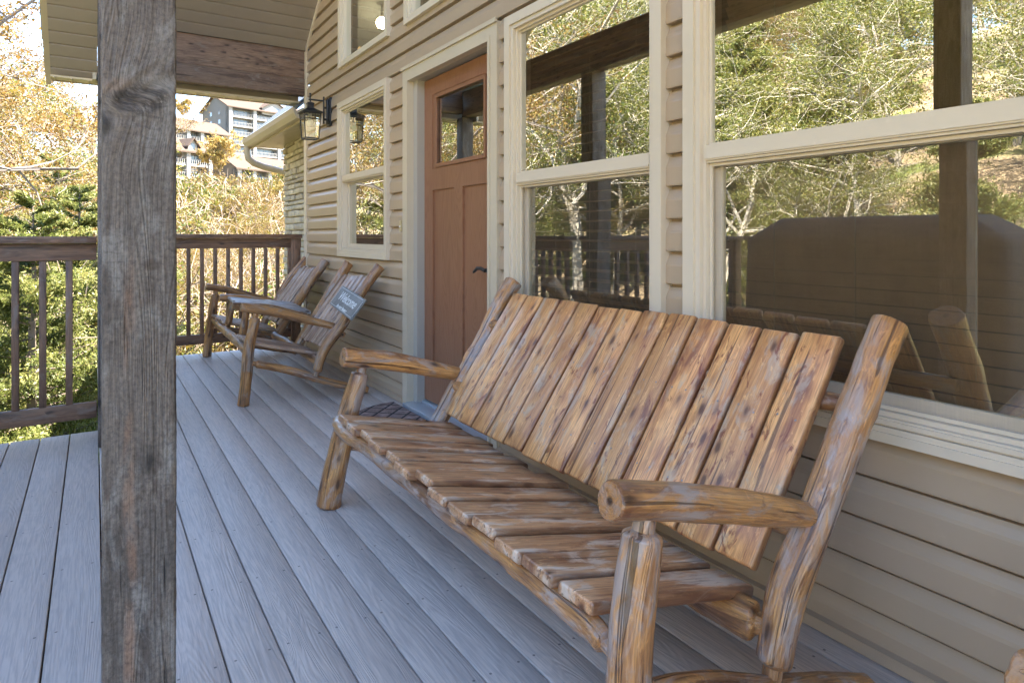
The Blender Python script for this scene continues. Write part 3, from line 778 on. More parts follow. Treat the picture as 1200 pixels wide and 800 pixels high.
# ------------------------------------------------------------------ log furniture
def L1(name, mat, parent, pts, rad, **k):
    b = MB(); b.log(pts, rad, **k); return b.build(name, mat, parent)
def side_frame(e, y, mat, dx=0.0, arm=True, leg=True, yu=None, ytop=None, yl=None, zb=0.0, rail=True, r=1.0, seed=1.0, full=True):
    yu = y if yu is None else yu; ytop = yu if ytop is None else ytop; yl = y if yl is None else yl
    if leg:
        L1('front_leg', mat, e, [(.765+dx, yl, 0), (.785+dx, yl, .2), (.80+dx, y, .40), (.835+dx, y, .600)], [.043*r, .042*r, .040*r, .036*r], t1=.028, seed=seed+1)
    if arm:
        L1('armrest', mat, e, [(.748+dx, y, .642), (.95+dx, y, .595), (1.17+dx, y, .530), (1.375+dx, (y+yu)/2, .468)], [.034*r, .035*r, .034*r, .025*r], t1=.025, seed=seed+2)
    L1('back_post', mat, e, [(1.19+dx, yu, .165), (1.255+dx, yu+.006, .330), (1.352+dx, yu, .470), (1.452+dx, (yu+ytop)/2, .655), (1.625+dx, ytop, .885)],
       [.036*r, .040*r, .040*r, .041*r, .042*r], t0=.03, seed=seed+3)
    if rail:
        L1('lower_rail', mat, e, [(.81+dx, y, .275), (1.05+dx, y, .200), (1.30+dx, yu, .110), (1.55+dx, yu, .029)], [.028*r, .030*r, .030*r, .028*r], t0=.03, seed=seed+4)

bench = empty('log_bench', (1.2, 1.7, 0), 'long varnished log bench with slatted seat and high slatted back, nearest the camera', 'bench')
side_frame(bench, .850, M['log'], yu=.848, ytop=.822, seed=4.0)
# left side measured separately
L1('front_leg', M['log'], bench, [(.800, 2.62, 0), (.845, 2.625, .20), (.885, 2.63, .36), (.945, 2.63, .555)], [.050, .046, .042, .034], t1=.028, seed=21)
L1('armrest', M['log'], bench, [(.862, 2.63, .600), (1.05, 2.63, .565), (1.24, 2.62, .515), (1.430, 2.60, .466)], [.041, .040, .037, .028], t1=.03, seed=22)
L1('back_post', M['log'], bench, [(1.20, 2.60, .17), (1.291, 2.60, .269), (1.40, 2.585, .46), (1.53, 2.575, .67), (1.60, 2.57, .80), (1.664, 2.575, .885)], [.034, .036, .036, .035, .036, .040], t0=.03, seed=23, knob=.2)
L1('lower_rail', M['log'], bench, [(.86, 2.62, .255), (1.10, 2.61, .19), (1.33, 2.60, .12), (1.58, 2.59, .035)], [.034]*4, t0=.03, seed=24)
L1('seat_rail', M['log'], bench, [(.800, .90, .335), (.812, 1.05, .350), (.812, 1.7, .345), (.812, 2.42, .350), (.835, 2.60, .345)], [.022, .025, .025, .026, .024], t0=.03, seed=25, knob=.16)
L1('seat_rail', M['log'], bench, [(1.215, .862, .262), (1.20, 1.02, .262), (1.20, 1.7, .262), (1.20, 2.60, .262)], [.034, .040, .032, .032], t0=.05, seed=26, knob=.25)
L1('back_rail', M['log'], bench, [(1.365, .845, .425), (1.365, 1.7, .425), (1.365, 2.60, .425)], [.024, .027, .024], seed=27, knob=.2)
L1('back_rail', M['log'], bench, [(1.535, .835, .690), (1.53, 1.7, .688), (1.545, 2.59, .690)], [.021, .026, .024], seed=28, knob=.2)
rr = random.Random(11)
pt = 1.540/13
BD = Vector((.357, 0, .493)).normalized()      # up the back
BN = Vector((.493, 0, -.357)).normalized()     # behind the back
def screws(b, o, L, W, N, where):
    for a, c in where:
        p = Vector(o) + Vector(L)*a + Vector(W)*c
        u = Vector(L).normalized(); w = Vector(W).normalized()
        vs = [p + (u*math.cos(q)+w*math.sin(q))*.0032 - N*.0006 for q in [2*math.pi*i/8 for i in range(8)]]
        b.add(vs, [tuple(range(8)), tuple(range(7, -1, -1))])
for i in range(13):
    y = .932 + i*pt
    j = rr.uniform(-.006, .006); s0 = Vector((1.243, y+.002, .350)) + BD*(rr.uniform(-.004, .004)); ln = .606 + rr.uniform(-.003, .004)
    b = MB(); o = s0 - BN*(0.001+rr.uniform(0, .003))
    b.board(o, BD*ln, (0, pt-.0085, rr.uniform(-.002, .002)), BN*.027, .007, nl=8, warp=.0025, seed=rr.uniform(0, 60))
    p = b.build('back_slat', M['back'], bench)
    b = MB()
    screws(b, o, BD*ln, (0, pt-.0055, 0), BN, [(.60+rr.uniform(-.01,.01), .28), (.60+rr.uniform(-.01,.01), .74), (.20, .3), (.20+rr.uniform(-.01,.01), .72)])
    b.build('screw', M['screw'], p)
for i in range(13):
    y = .945 + i*pt
    fx = .790 + rr.uniform(-.013, .013); zt = .406 + rr.uniform(-.004, .004)
    d = Vector((.487, 0, -.108)); n = d.cross(Vector((0, 1, 0))).normalized()
    n = n if n.z > 0 else -n
    b = MB(); b.board(Vector((fx, y+.002, zt)) - n*.026, d*(1+rr.uniform(-.02, .02)), (0, pt-.0085, rr.uniform(-.004, .004)), n*.026, .006, nl=8, warp=.0018, seed=rr.uniform(0, 60))
    p = b.build('seat_slat', M['seat'], bench)
# ---- the far pair of chairs joined by a table
pair = empty('log_double_chair', (1.25, 5.4, 0), 'two log armchairs joined by a small slatted table, at the far end of the porch', 'double chair')
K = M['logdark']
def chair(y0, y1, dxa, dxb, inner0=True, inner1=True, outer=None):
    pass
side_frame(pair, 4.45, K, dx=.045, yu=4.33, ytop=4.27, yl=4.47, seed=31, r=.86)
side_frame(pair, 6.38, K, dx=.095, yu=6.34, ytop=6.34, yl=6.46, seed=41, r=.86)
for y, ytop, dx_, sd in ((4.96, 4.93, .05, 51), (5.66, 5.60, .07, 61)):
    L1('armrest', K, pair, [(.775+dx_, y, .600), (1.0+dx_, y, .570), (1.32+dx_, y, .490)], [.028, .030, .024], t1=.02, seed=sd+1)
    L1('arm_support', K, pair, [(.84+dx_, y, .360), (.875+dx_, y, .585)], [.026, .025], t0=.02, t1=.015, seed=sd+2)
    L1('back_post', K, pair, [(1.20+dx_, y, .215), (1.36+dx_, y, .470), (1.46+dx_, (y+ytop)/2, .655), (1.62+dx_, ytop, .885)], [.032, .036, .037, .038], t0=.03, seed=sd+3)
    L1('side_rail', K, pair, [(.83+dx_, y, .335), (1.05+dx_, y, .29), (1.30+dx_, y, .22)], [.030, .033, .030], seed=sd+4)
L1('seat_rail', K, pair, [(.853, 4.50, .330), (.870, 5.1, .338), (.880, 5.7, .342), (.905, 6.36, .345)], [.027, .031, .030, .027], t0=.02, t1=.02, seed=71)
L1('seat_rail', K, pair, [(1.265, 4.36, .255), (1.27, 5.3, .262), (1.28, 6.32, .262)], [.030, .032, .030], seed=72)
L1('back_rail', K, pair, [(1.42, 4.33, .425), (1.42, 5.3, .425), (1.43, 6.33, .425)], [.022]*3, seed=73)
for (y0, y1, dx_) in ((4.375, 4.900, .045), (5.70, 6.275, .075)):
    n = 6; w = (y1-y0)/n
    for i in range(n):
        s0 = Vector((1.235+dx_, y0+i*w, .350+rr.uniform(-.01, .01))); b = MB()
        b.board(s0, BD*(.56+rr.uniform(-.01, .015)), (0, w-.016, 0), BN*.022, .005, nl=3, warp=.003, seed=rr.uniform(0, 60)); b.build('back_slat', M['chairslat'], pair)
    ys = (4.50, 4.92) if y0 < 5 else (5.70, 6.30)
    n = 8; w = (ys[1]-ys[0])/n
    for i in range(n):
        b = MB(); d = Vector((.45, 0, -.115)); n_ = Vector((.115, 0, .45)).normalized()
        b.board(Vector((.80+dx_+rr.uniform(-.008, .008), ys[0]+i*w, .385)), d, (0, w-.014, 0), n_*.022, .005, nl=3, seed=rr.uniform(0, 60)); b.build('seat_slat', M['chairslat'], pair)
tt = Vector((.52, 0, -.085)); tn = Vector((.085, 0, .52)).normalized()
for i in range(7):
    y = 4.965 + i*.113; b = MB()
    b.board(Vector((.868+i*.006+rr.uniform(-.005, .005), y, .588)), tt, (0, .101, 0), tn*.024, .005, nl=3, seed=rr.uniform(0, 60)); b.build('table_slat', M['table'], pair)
# ---- a third chair, its arm tip reaching into the corner of the photo
near = empty('log_armchair', (1.2, .0, 0), 'log armchair beside the bench, only one rounded arm end in the bottom right corner', 'armchair')
side_frame(near, .257, M['log'], dx=.046, yu=.257, seed=81); side_frame(near, -.41, M['log'], dx=.046, yu=-.41, seed=91)
for x, z, r_ in ((.86, .335, .03), (1.25, .262, .03)): L1('seat_rail', M['log'], near, [(x, .225, z), (x, -.38, z)], [r_, r_], seed=95+x)
for x, z in ((1.41, .425), (1.575, .690)): L1('back_rail', M['log'], near, [(x, .235, z), (x, -.39, z)], [.024, .024], seed=97+x)
for i in range(5):
    b = MB(); b.board(Vector((1.288, -.35+i*.115, .35)), BD*.55, (0, .105, 0), BN*.025, .006); b.build('back_slat', M['back'], near)
    b = MB(); b.board(Vector((.835, -.35+i*.115, .38)), (.487, 0, -.108), (0, .105, 0), Vector((.108, 0, .487)).normalized()*.025, .006); b.build('seat_slat', M['seat'], near)

# ---- slate sign propped on the nearer far chair
sc = Vector((1.455, 4.385, .650)); e1 = Vector((0, -1, .0)).normalized(); e2 = BD.copy(); en = -BN
e2 = (BD + Vector((0, 0, 0))).normalized()
sc = sc + en*.040 + e1*.19 - e2*.021
e1, e2 = (e1*.994 - e2*.112).normalized(), (e2*.994 + e1*.112).normalized()
w_, h_ = .56, .155
sign = empty('welcome_sign', sc, 'slate sign with chalky script lettering, hung on the back of the nearer far chair', 'sign')
b = MB(); b.board(sc - e1*w_/2 - e2*h_/2, e1*w_, e2*h_, en*.012, .003); b.build('slate', M['slate'], sign)
fr = MB()
for s in (-1, 1): fr.board(sc - e1*(w_/2-.02) + e2*(s*(h_/2-.012)-.0012) + en*.0125, e1*(w_-.04), e2*.0024, en*.001, .0004, nl=1)
for s in (-1, 1): fr.board(sc + e1*(s*(w_/2-.014)-.0015) - e2*(h_/2-.02) + en*.0125, e2*(h_-.04), e1*.003, en*.001, .0004, nl=1)
fr.build('border', M['chalk'], sign)
def text(name, body, size, cx, cy, mat, parent, shear=.25, xs=1.0):
    cu = bpy.data.curves.new(name, 'FONT'); cu.body = body; cu.size = size; cu.align_x = 'CENTER'; cu.align_y = 'CENTER'; cu.shear = shear; cu.extrude = .0006; cu.offset = .0014
    to = bpy.data.objects.new(name+'_src', cu); C.objects.link(to)
    bpy.context.view_layer.update()
    me = bpy.data.meshes.new_from_object(to.evaluated_get(bpy.context.evaluated_depsgraph_get()))
    bpy.data.objects.remove(to); bpy.data.curves.remove(cu)
    for v in me.vertices:
        p = e1*(v.co.x*xs+cx) + e2*(v.co.y+cy) + en*(.0128+v.co.z)
        v.co = p
    me.materials.clear(); me.materials.append(mat); me.update(); me.name = name
    return link(name, me, mat, parent)
text('lettering', 'Welcome', .088, 0, .012, M['chalk'], sign, .3, 1.12)
text('small_lettering', 'to our home', .030, .0, -.052, M['chalk'], sign, .2, 1.5)

# ---- half round door mat
def mat_material():
    m, t = newmat('patterned_mat'); g = t.attr('grain', 'Vector')
    s = t.n('ShaderNodeSeparateXYZ', ins={0: g}); x, y = s.outputs[0], s.outputs[1]
    def ln(u): return t.math('SUBTRACT', 1.0, t.step(t.math('ABSOLUTE', t.math('SUBTRACT', t.math('FRACT', u), .5)), .05, .09))
    a = ln(t.math('MULTIPLY', t.math('ADD', x, t.math('MULTIPLY', y, 1.0)), 7.5)); c = ln(t.math('MULTIPLY', t.math('SUBTRACT', x, t.math('MULTIPLY', y, 1.0)), 7.5))
    f = t.math('MAXIMUM', a, c)
    n = t.noise(t.vmul(g, (14, 14, 1)), 1, 5, .7)
    base = t.ramp(n, [(.3, (.10,.065,.06)), (.5, (.24,.165,.14)), (.7, (.38,.31,.29))])
    t.out(t.pbr(t.mix(f, base, (.018,.017,.02)), .8, t.bump(t.math('ADD', f, n), .6, .006))); return m
dm = MB(); N = 40; cx, cy = 1.650, 3.44
top = []; 
for i in range(N+1):
    a = math.pi*i/N; top.append((cx - .48*math.sin(a), cy - .56*math.cos(a)))
vs = [(x, y, .012) for x, y in top] + [(x, y, .0005) for x, y in top]
fs = [tuple(range(N+1))[::-1]] + [(i, i+1, N+2+i, N+1+i) for i in range(N)] + [(N, 0, N+1, 2*N+1)]
dm.add(vs, fs)
o = dm.build('door_mat', mat_material()); setp(o, 'half round door mat with black lattice pattern before the front door', 'door mat')

# ---- doorbell
e = empty('doorbell', (XW, 4.02, 1.163), 'small brass doorbell button on the siding left of the door', 'doorbell')
b = MB(); b.board((XW-.014, 4.005, 1.125), (0, 0, .075), (0, .030, 0), (.012, 0, 0), .003); b.build('plate', M['brass'], e)
b = MB(); b.tube([(XW-.014, 4.02, 1.160), (XW-.018, 4.02, 1.160)], .007, 12); b.build('button', M['whiteobj'], e)
# ---- small red and white can on the deck by the wall, seen through the slot of the bench
e = empty('drink_can', (1.655, 1.72, 0), 'small red can with a white stripe at the wall foot, seen below the bench back', 'can')
b = MB(); b.tube([(1.655,1.72,0),(1.655,1.72,.006),(1.655,1.72,.062),(1.655,1.72,.066)], [.024,.030,.030,.024], 20); b.build('body', M['red'], e)
b = MB(); b.tube([(1.655,1.72,.020),(1.655,1.72,.034)], [.0305,.0305], 20); b.build('band', M['whiteobj'], e)

# ---- lantern
lan = empty('wall_lantern', (1.55, 5.58, 2.17), 'black craftsman lantern with glass panes on a wall bracket beside the small window', 'lantern')
lx, ly = 1.548, 5.58
b = MB(); b.board((XW-.016, 5.535, 2.045), (0, 0, .245), (0, .09, 0), (.018, 0, 0), .004); b.board((XW-.034, 5.553, 2.06), (0, 0, .215), (0, .055, 0), (.018, 0, 0), .006); b.build('backplate', M['black'], lan)
b = MB()
b.board((XW-.062, 5.572, 2.06), (0, 0, .235), (0, .016, 0), (.012, 0, 0), .002)
for z in (2.10, 2.20): b.tube([(XW-.052, 5.58, z), (XW-.030, 5.58, z)], .009, 10)
b.board((lx-.014, 5.573, 2.252), (XW-.05-lx+.014, 0, 0), (0, .014, 0), (0, 0, .012), .002)
b.tube([(lx, ly, 2.31), (lx, ly, 2.225)], .006, 8); b.tube([(lx, ly, 2.30), (lx, ly, 2.312)], .010, 8)
b.build('arm', M['black'], lan)
def sq(h, z): return [(lx-h, ly-h, z), (lx+h, ly-h, z), (lx+h, ly+h, z), (lx-h, ly+h, z)]
b = MB(); r_ = [sq(.084, 2.140), sq(.086, 2.148), sq(.030, 2.182), sq(.024, 2.186), sq(.024, 2.214), sq(.028, 2.218), sq(.028, 2.228), sq(.012, 2.236)]
b.loft(r_, r_, 0, smooth=False); b.build('lantern_cap', M['black'], lan)
b = MB(); hb, ht = .056, .070; zb, zt = 1.925, 2.140
def lerp(z): return hb + (ht-hb)*(z-zb)/(zt-zb)
for sx in (-1, 1):
    for sy in (-1, 1):
        p = lambda z: Vector((lx+sx*lerp(z), ly+sy*lerp(z), z)); b.tube([p(zb), p(zt)], .0055, 4, False)
for z, th in ((zb, .007), (2.088, .0045), (zt-.004, .006)):
    h = lerp(z)
    for a, c in (((-h,-h),(h,-h)), ((h,-h),(h,h)), ((h,h),(-h,h)), ((-h,h),(-h,-h))):
        b.tube([(lx+a[0], ly+a[1], z), (lx+c[0], ly+c[1], z)], th, 4, False)
for q in (-.33, .33):
    for z0_, z1_ in ((2.088, zt),):
        h0, h1 = lerp(z0_), lerp(z1_)
        for s_ in (-1, 1):
            b.tube([(lx+q*h0, ly+s_*h0, z0_), (lx+q*h1, ly+s_*h1, z1_)], .0028, 4, False); b.tube([(lx+s_*h0, ly+q*h0, z0_), (lx+s_*h1, ly+q*h1, z1_)], .0028, 4, False)
b.build('cage', M['black'], lan)
b = MB(); h0, h1 = hb-.002, ht-.002
for a, c in (((-1,-1),(1,-1)), ((1,-1),(1,1)), ((1,1),(-1,1)), ((-1,1),(-1,-1))):
    b.add([(lx+a[0]*h0, ly+a[1]*h0, zb), (lx+c[0]*h0, ly+c[1]*h0, zb), (lx+c[0]*h1, ly+c[1]*h1, zt-.01), (lx+a[0]*h1, ly+a[1]*h1, zt-.01)], [(0,1,2,3)])
b.build('glass', M['lampglass'], lan, attrs=False)
b = MB(); b.tube([(lx,ly,2.135),(lx,ly,2.10),(lx,ly,2.095),(lx,ly,2.075),(lx,ly,2.05),(lx,ly,2.03),(lx,ly,2.022)], [.012,.012,.014,.024,.030,.022,.006], 14); b.build('bulb', M['whiteobj'], lan)

# ---- covered grill on the outer deck (mirrored in the big window)
gr_ = empty('covered_grill', (-1.35, 2.57, 0), 'large grill under a grey fabric cover, mirrored in the big window', 'grill')
b = MB(); rings = []
for z, hx, hy in ((.06,.36,.97),(.3,.355,.96),(.7,.35,.95),(1.05,.345,.94),(1.09,.335,.92),(1.215,.25,.72),(1.24,.22,.68)):
    ring = []
    for i in range(48):
        a = 2*math.pi*i/48; ca, sa = math.cos(a), math.sin(a)
        x = hx*math.copysign(abs(ca)**.2, ca); y = hy*math.copysign(abs(sa)**.2, sa)
        k = 1+.03*mn.noise(Vector((x*4, y*4, z*2)))*(1.3-z)
        ring.append((-1.35+x*k, 2.57+y*k, z))
    rings.append(ring)
b.loft(rings, rings, 0); b.build('cover', M['cover'], gr_)
b = MB()
for sx in (-.26, .26):
    for sy in (-.8, .8): b.tube([(-1.35+sx, 2.5+sy, 0), (-1.35+sx, 2.5+sy, .10)], .03, 12)
b.build('casters', M['black'], gr_)

# ------------------------------------------------------------------ land
def smooth(x, a, b):
    t = np.clip((x-a)/(b-a), 0, 1); return t*t*(3-2*t)
def land(x, y):
    x = np.asarray(x, float); y = np.asarray(y, float)
    z = np.interp(y, [-60, 7, 14, 32, 155, 217, 300, 420], [-1.1, -1.05, -1.3, -1.8, 10.6, 20, 29, 30])
    fade = 1 - .75*smooth(y, 60, 140)
    z = z + fade*(np.interp(-x, [0, 3, 7, 30, 60, 120], [0, 0, .3, 10, 20, 26]))
    z = z + .22*smooth(np.hypot(x, y-3), 8, 25)*(np.sin(x*.45+y*.21)+np.sin(y*.37-x*.3)+.6*np.sin(x*1.1)*np.cos(y*.9))
    return z
def make_land():
    g = np.linspace(-1, 1, 220); gx = np.sign(g)*np.abs(g)**2.2*320; gy = np.sign(g)*np.abs(g)**2.2*420+3
    X, Y = np.meshgrid(gx, gy); Z = land(X, Y)
    n = len(g); V = np.stack([X.ravel(), Y.ravel(), Z.ravel()], 1)
    i = np.arange(n-1); I, J = np.meshgrid(i, i); a = (J*n+I).ravel(); F = np.stack([a, a+1, a+n+1, a+n], 1)
    me = bpy.data.meshes.new('ground'); me.vertices.add(len(V)); me.vertices.foreach_set('co', V.astype(np.float32).ravel())
    me.loops.add(F.size); me.loops.foreach_set('vertex_index', F.astype(np.int32).ravel()); me.polygons.add(len(F)); me.polygons.foreach_set('loop_start', np.arange(0, F.size, 4, dtype=np.int32))
    me.polygons.foreach_set('use_smooth', np.ones(len(F), bool)); me.update(calc_edges=True)
    m, t = newmat('ground_cover'); v = t.obj()
    n1 = t.noise(v, .35, 6, .65); n2 = t.noise(v, 7, 6, .7); n3 = t.noise(v, 40, 3)
    lit = t.ramp(n2, [(.3, (.10,.065,.04)), (.5, (.26,.185,.11)), (.7, (.40,.30,.19))])
    gra = t.ramp(n2, [(.3, (.07,.095,.018)), (.6, (.16,.19,.045)), (.8, (.28,.27,.11))])
    s = t.n('ShaderNodeSeparateXYZ', ins={0: v})
    near_ = t.math('SUBTRACT', 1.0, t.step(t.n('ShaderNodeVectorMath', operation='LENGTH', ins={0: v}).outputs['Value'], 9.0, 14.0))
    f = t.math('ADD', t.math('MULTIPLY', near_, .45), t.step(n1, .48, .6), clamp=True)
    c = t.mix(f, lit, gra); t.out(t.pbr(c, .95, t.bump(t.math('ADD', n2, n3), .8, .05)))
    o = link('ground', me, m); setp(o, kind='structure')
make_land()

def leafmat(name, stops, trans=.45, rough=.6):
    m, t = newmat(name); ti = t.attr('tint', 'Fac')
    c = t.ramp(ti, stops)
    d = t.n('ShaderNodeBsdfDiffuse', ins={'Color': c}).outputs[0]; tr = t.n('ShaderNodeBsdfTranslucent', ins={'Color': c}).outputs[0]
    gl = t.n('ShaderNodeBsdfGlossy', ins={'Color': (.5,.5,.5,1), 'Roughness': .5}).outputs[0]
    s = t.n('ShaderNodeMixShader', ins={0: trans, 1: d, 2: tr}).outputs[0]
    t.out(t.n('ShaderNodeMixShader', ins={0: .04, 1: s, 2: gl}).outputs[0]); return m
M['leafY'] = leafmat('spring_leaves_yellow_green', [(0, (.045,.07,.012)), (.4, (.105,.125,.020)), (.7, (.19,.175,.035)), (1, (.25,.21,.07))])
M['leafO'] = leafmat('spring_buds_orange', [(0, (.11,.050,.015)), (.35, (.17,.095,.022)), (.7, (.19,.130,.028)), (1, (.15,.145,.025))])
M['leafGold'] = leafmat('golden_spring_leaves', [(0, (.20,.12,.035)), (.5, (.30,.20,.05)), (1, (.34,.27,.08))])
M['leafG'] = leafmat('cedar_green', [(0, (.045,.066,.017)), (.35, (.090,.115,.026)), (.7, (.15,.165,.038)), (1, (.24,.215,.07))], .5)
M['brush'] = leafmat('brush_mixed', [(0, (.06,.034,.015)), (.25, (.11,.066,.021)), (.5, (.150,.098,.027)), (.72, (.14,.115,.020)), (.9, (.09,.105,.016)), (1, (.055,.08,.012))])
M['grass'] = leafmat('grass_blades', [(0, (.05,.08,.01)), (.5, (.14,.17,.03)), (1, (.28,.25,.09))], .35)
M['bark'] = simple('grey_brown_bark', (.14,.105,.08), .9, .35, 5, .8)
M['barklight'] = simple('pale_bark', (.32,.28,.23), .85, .3, 4, .6)
M['stem'] = simple('brush_stem_bark', (.23,.175,.13), .9, .3, 3)
M['twig'] = simple('pinkish_twig', (.17,.14,.12), .9, .2, 3)

def rot_rand(n):
    a = rng.normal(size=(n, 3)); a /= np.linalg.norm(a, axis=1)[:, None]
    b = rng.normal(size=(n, 3)); b -= a*(a*b).sum(1)[:, None]; b /= np.linalg.norm(b, axis=1)[:, None]
    return a, b
def leafquads(P, size, asp=.6):
    n = len(P); a, b = rot_rand(n); s = (size*rng.uniform(.6, 1.4, n))[:, None]
    V = np.stack([P - a*s, P - b*s*asp*.8, P + a*s, P + b*s*asp], 1).reshape(-1, 3)
    return V
def ribbons(A, B, r0, r1):
    """thin three sided twigs: quads only"""
    d = B-A; L = np.linalg.norm(d, axis=1)[:, None]+1e-9; d = d/L
    t = np.cross(d, rng.normal(size=d.shape)); t /= np.linalg.norm(t, axis=1)[:, None]+1e-9; u = np.cross(d, t)
    out = []
    k = [t, -.5*t+.87*u, -.5*t-.87*u]
    for i in range(3):
        p, q = k[i], k[(i+1) % 3]
        out.append(np.stack([A+p*r0[:, None], A+q*r0[:, None], B+q*r1[:, None], B+p*r1[:, None]], 1))
    return np.concatenate(out, 0).reshape(-1, 3)
def skeleton(h, seed, spread=.5, levels=4, upness=.35, r0=.16, kids=(3, 5), droop=0.0, trunkfrac=.3, ratio=.66):
    r = np.random.default_rng(seed); segs = []; tips = []
    def grow(p, d, L, rad, lv):
        n = 4 if lv else 7; q = p.copy(); dd = d.copy(); pts = [q.copy()]; rr = [rad]
        for i in range(n):
            dd = dd + r.normal(size=3)*(.10 if lv == 0 else .22); dd[2] += upness*.14*(lv > 0) - droop*.12; dd /= np.linalg.norm(dd)
            nq = q + dd*L/n; nr = rad*(1-.6*(i+1)/n); segs.append((q.copy(), nq.copy(), rr[-1], nr, lv)); q = nq; pts.append(q.copy()); rr.append(nr)
        if lv >= levels: tips.append((pts[1], pts[-1])); return
        m = r.integers(*kids) + (5 if lv == 0 else 0)
        for i in range(m):
            t = r.uniform(trunkfrac if lv == 0 else .25, 1.0); k = min(n-1, int(t*n)); f = t*n-k
            s = pts[k]*(1-f)+pts[k+1]*f; az = r.uniform(0, 2*math.pi)
            a = np.array([math.cos(az), math.sin(az), 0]); a -= dd*0
            nd = dd*(1-spread) + a*spread*1.2 + np.array([0, 0, upness*.4]) + r.normal(size=3)*.12; nd /= np.linalg.norm(nd)
            grow(s, nd, L*ratio*r.uniform(.7, 1.15)*(1-.35*t if lv == 0 else 1), rr[k]*.55, lv+1)
    grow(np.zeros(3), np.array([0, 0, 1.0]), h*.80, r0, 0)
    return segs, tips
def tree_meshes(name, h, seed, leafmt, barkmt, nleaf, lsize, **k):
    segs, tips = skeleton(h, seed, **k)
    A = np.array([s[0] for s in segs]); B = np.array([s[1] for s in segs]); R0 = np.array([s[2] for s in segs]); R1 = np.array([s[3] for s in segs]); LV = np.array([s[4] for s in segs])
    thick = LV <= 1
    V = []
    for ph in range(2):      # two rotated triangular prisms read as round
        V.append(ribbons(A[thick], B[thick], np.maximum(R0[thick], .012), np.maximum(R1[thick], .010)))
    V.append(ribbons(A[~thick], B[~thick], np.maximum(R0[~thick], .007), np.maximum(R1[~thick], .004)))
    V = np.concatenate(V); o = fastquads('trunk', V, len(V)//4, barkmt); me1 = o.data; bpy.data.objects.remove(o)
    T0 = np.array([t[0] for t in tips]); T1 = np.array([t[1] for t in tips])
    idx = rng.integers(0, len(T0), nleaf); u = rng.uniform(0, 1.05, nleaf)[:, None]
    P = T0[idx]*(1-u)+T1[idx]*u + rng.normal(size=(nleaf, 3))*h*.012
    V = leafquads(P, lsize); tint = np.repeat(np.clip(rng.normal(.5, .2, nleaf) + (rng.uniform(-.18, .18, len(T0)))[idx], 0, 1), 4)
    o = fastquads('crown', V, nleaf, leafmt, tint); me2 = o.data; bpy.data.objects.remove(o)
    return me1, me2
def cedar_meshes(h, seed, n=26000):
    r = np.random.default_rng(seed); segs = []; P = []; T = []
    for i in range(110):
        t = r.uniform(.04, .97); z = h*t; L = h*.30*(1-t)**.7*r.uniform(.7, 1.15)+.15; az = r.uniform(0, 2*math.pi)
        d = np.array([math.cos(az), math.sin(az), r.uniform(.0, .5)]); q = np.array([0, 0, z]); m = 6
        for k in range(m):
            nq = q + d*L/m + np.array([0, 0, -.02*L+.012*k*L]); segs.append((q, nq, .02*(1-k/m)+.004, .02*(1-(k+1)/m)+.003)); 
            c = int(n/110/m*(1.6 if k > 1 else .3)); pp = q + (nq-q)*r.uniform(0, 1, (c, 1)) + r.normal(size=(c, 3))*np.array([.09, .09, .055])*L*.9*(.5+k/m)
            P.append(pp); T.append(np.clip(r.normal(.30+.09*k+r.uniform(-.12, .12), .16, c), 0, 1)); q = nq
    segs.append((np.zeros(3), np.array([0, 0, h*.5]), .11, .07)); segs.append((np.array([0, 0, h*.5]), np.array([0, 0, h*.98]), .07, .01))
    V = ribbons(np.array([s[0] for s in segs]), np.array([s[1] for s in segs]), np.array([s[2] for s in segs]), np.array([s[3] for s in segs]))
    o = fastquads('trunk', V, len(V)//4, M['bark']); me1 = o.data; bpy.data.objects.remove(o)
    P = np.concatenate(P); T = np.concatenate(T); V = leafquads(P, .038, .38)
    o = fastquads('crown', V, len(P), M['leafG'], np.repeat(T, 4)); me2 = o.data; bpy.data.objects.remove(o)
    return me1, me2
PR = {
 'bud': [tree_meshes('bud', 9, s, M['leafO'], M['twig'], 24000, .034, spread=.55, levels=4, kids=(3, 6), r0=.12) for s in (3, 8)],
 'yel': [tree_meshes('yel', 9, s, M['leafY'], M['barklight'], 20000, .045, spread=.6, levels=4, kids=(3, 6), r0=.14, upness=.2) for s in (5, 12)],
 'syc': [tree_meshes('syc', 12, 17, M['leafY'], M['barklight'], 9000, .05, spread=.6, levels=4, kids=(3, 5), r0=.22, upness=.3, trunkfrac=.2)],
 'gold': [tree_meshes('gold', 9, 33, M['leafGold'], M['stem'], 16000, .13, spread=.5, levels=4, kids=(4, 6), r0=.2, upness=.45)],
 'ced': [cedar_meshes(5, 21, 52000), cedar_meshes(5, 22, 52000)],
}
CNT = {'gold': 0, 'bud': 0, 'yel': 0, 'syc': 0, 'ced': 0}
def tree(kind, x, y, sc, label, cat='tree', group=None, rz=None, dz=0.0):
    me = PR[kind][CNT[kind] % len(PR[kind])]; CNT[kind] += 1
    nm = {'gold': 'golden_tree', 'bud': 'budding_tree', 'yel': 'leafing_tree', 'syc': 'sycamore_tree', 'ced': 'cedar_tree'}[kind]
    e = bpy.data.objects.new(nm, None); C.objects.link(e)
    e.location = (x, y, float(land(x, y))-.1+dz); e.rotation_euler = (0, 0, random.uniform(0, 6.28) if rz is None else rz); e.scale = (sc, sc, sc)
    setp(e, label, cat, group)
    for n_, m_ in zip(('trunk', 'crown'), me):
        o = bpy.data.objects.new(n_, m_); C.objects.link(o); o.parent = e
    return e
rt_ = random.Random(2)
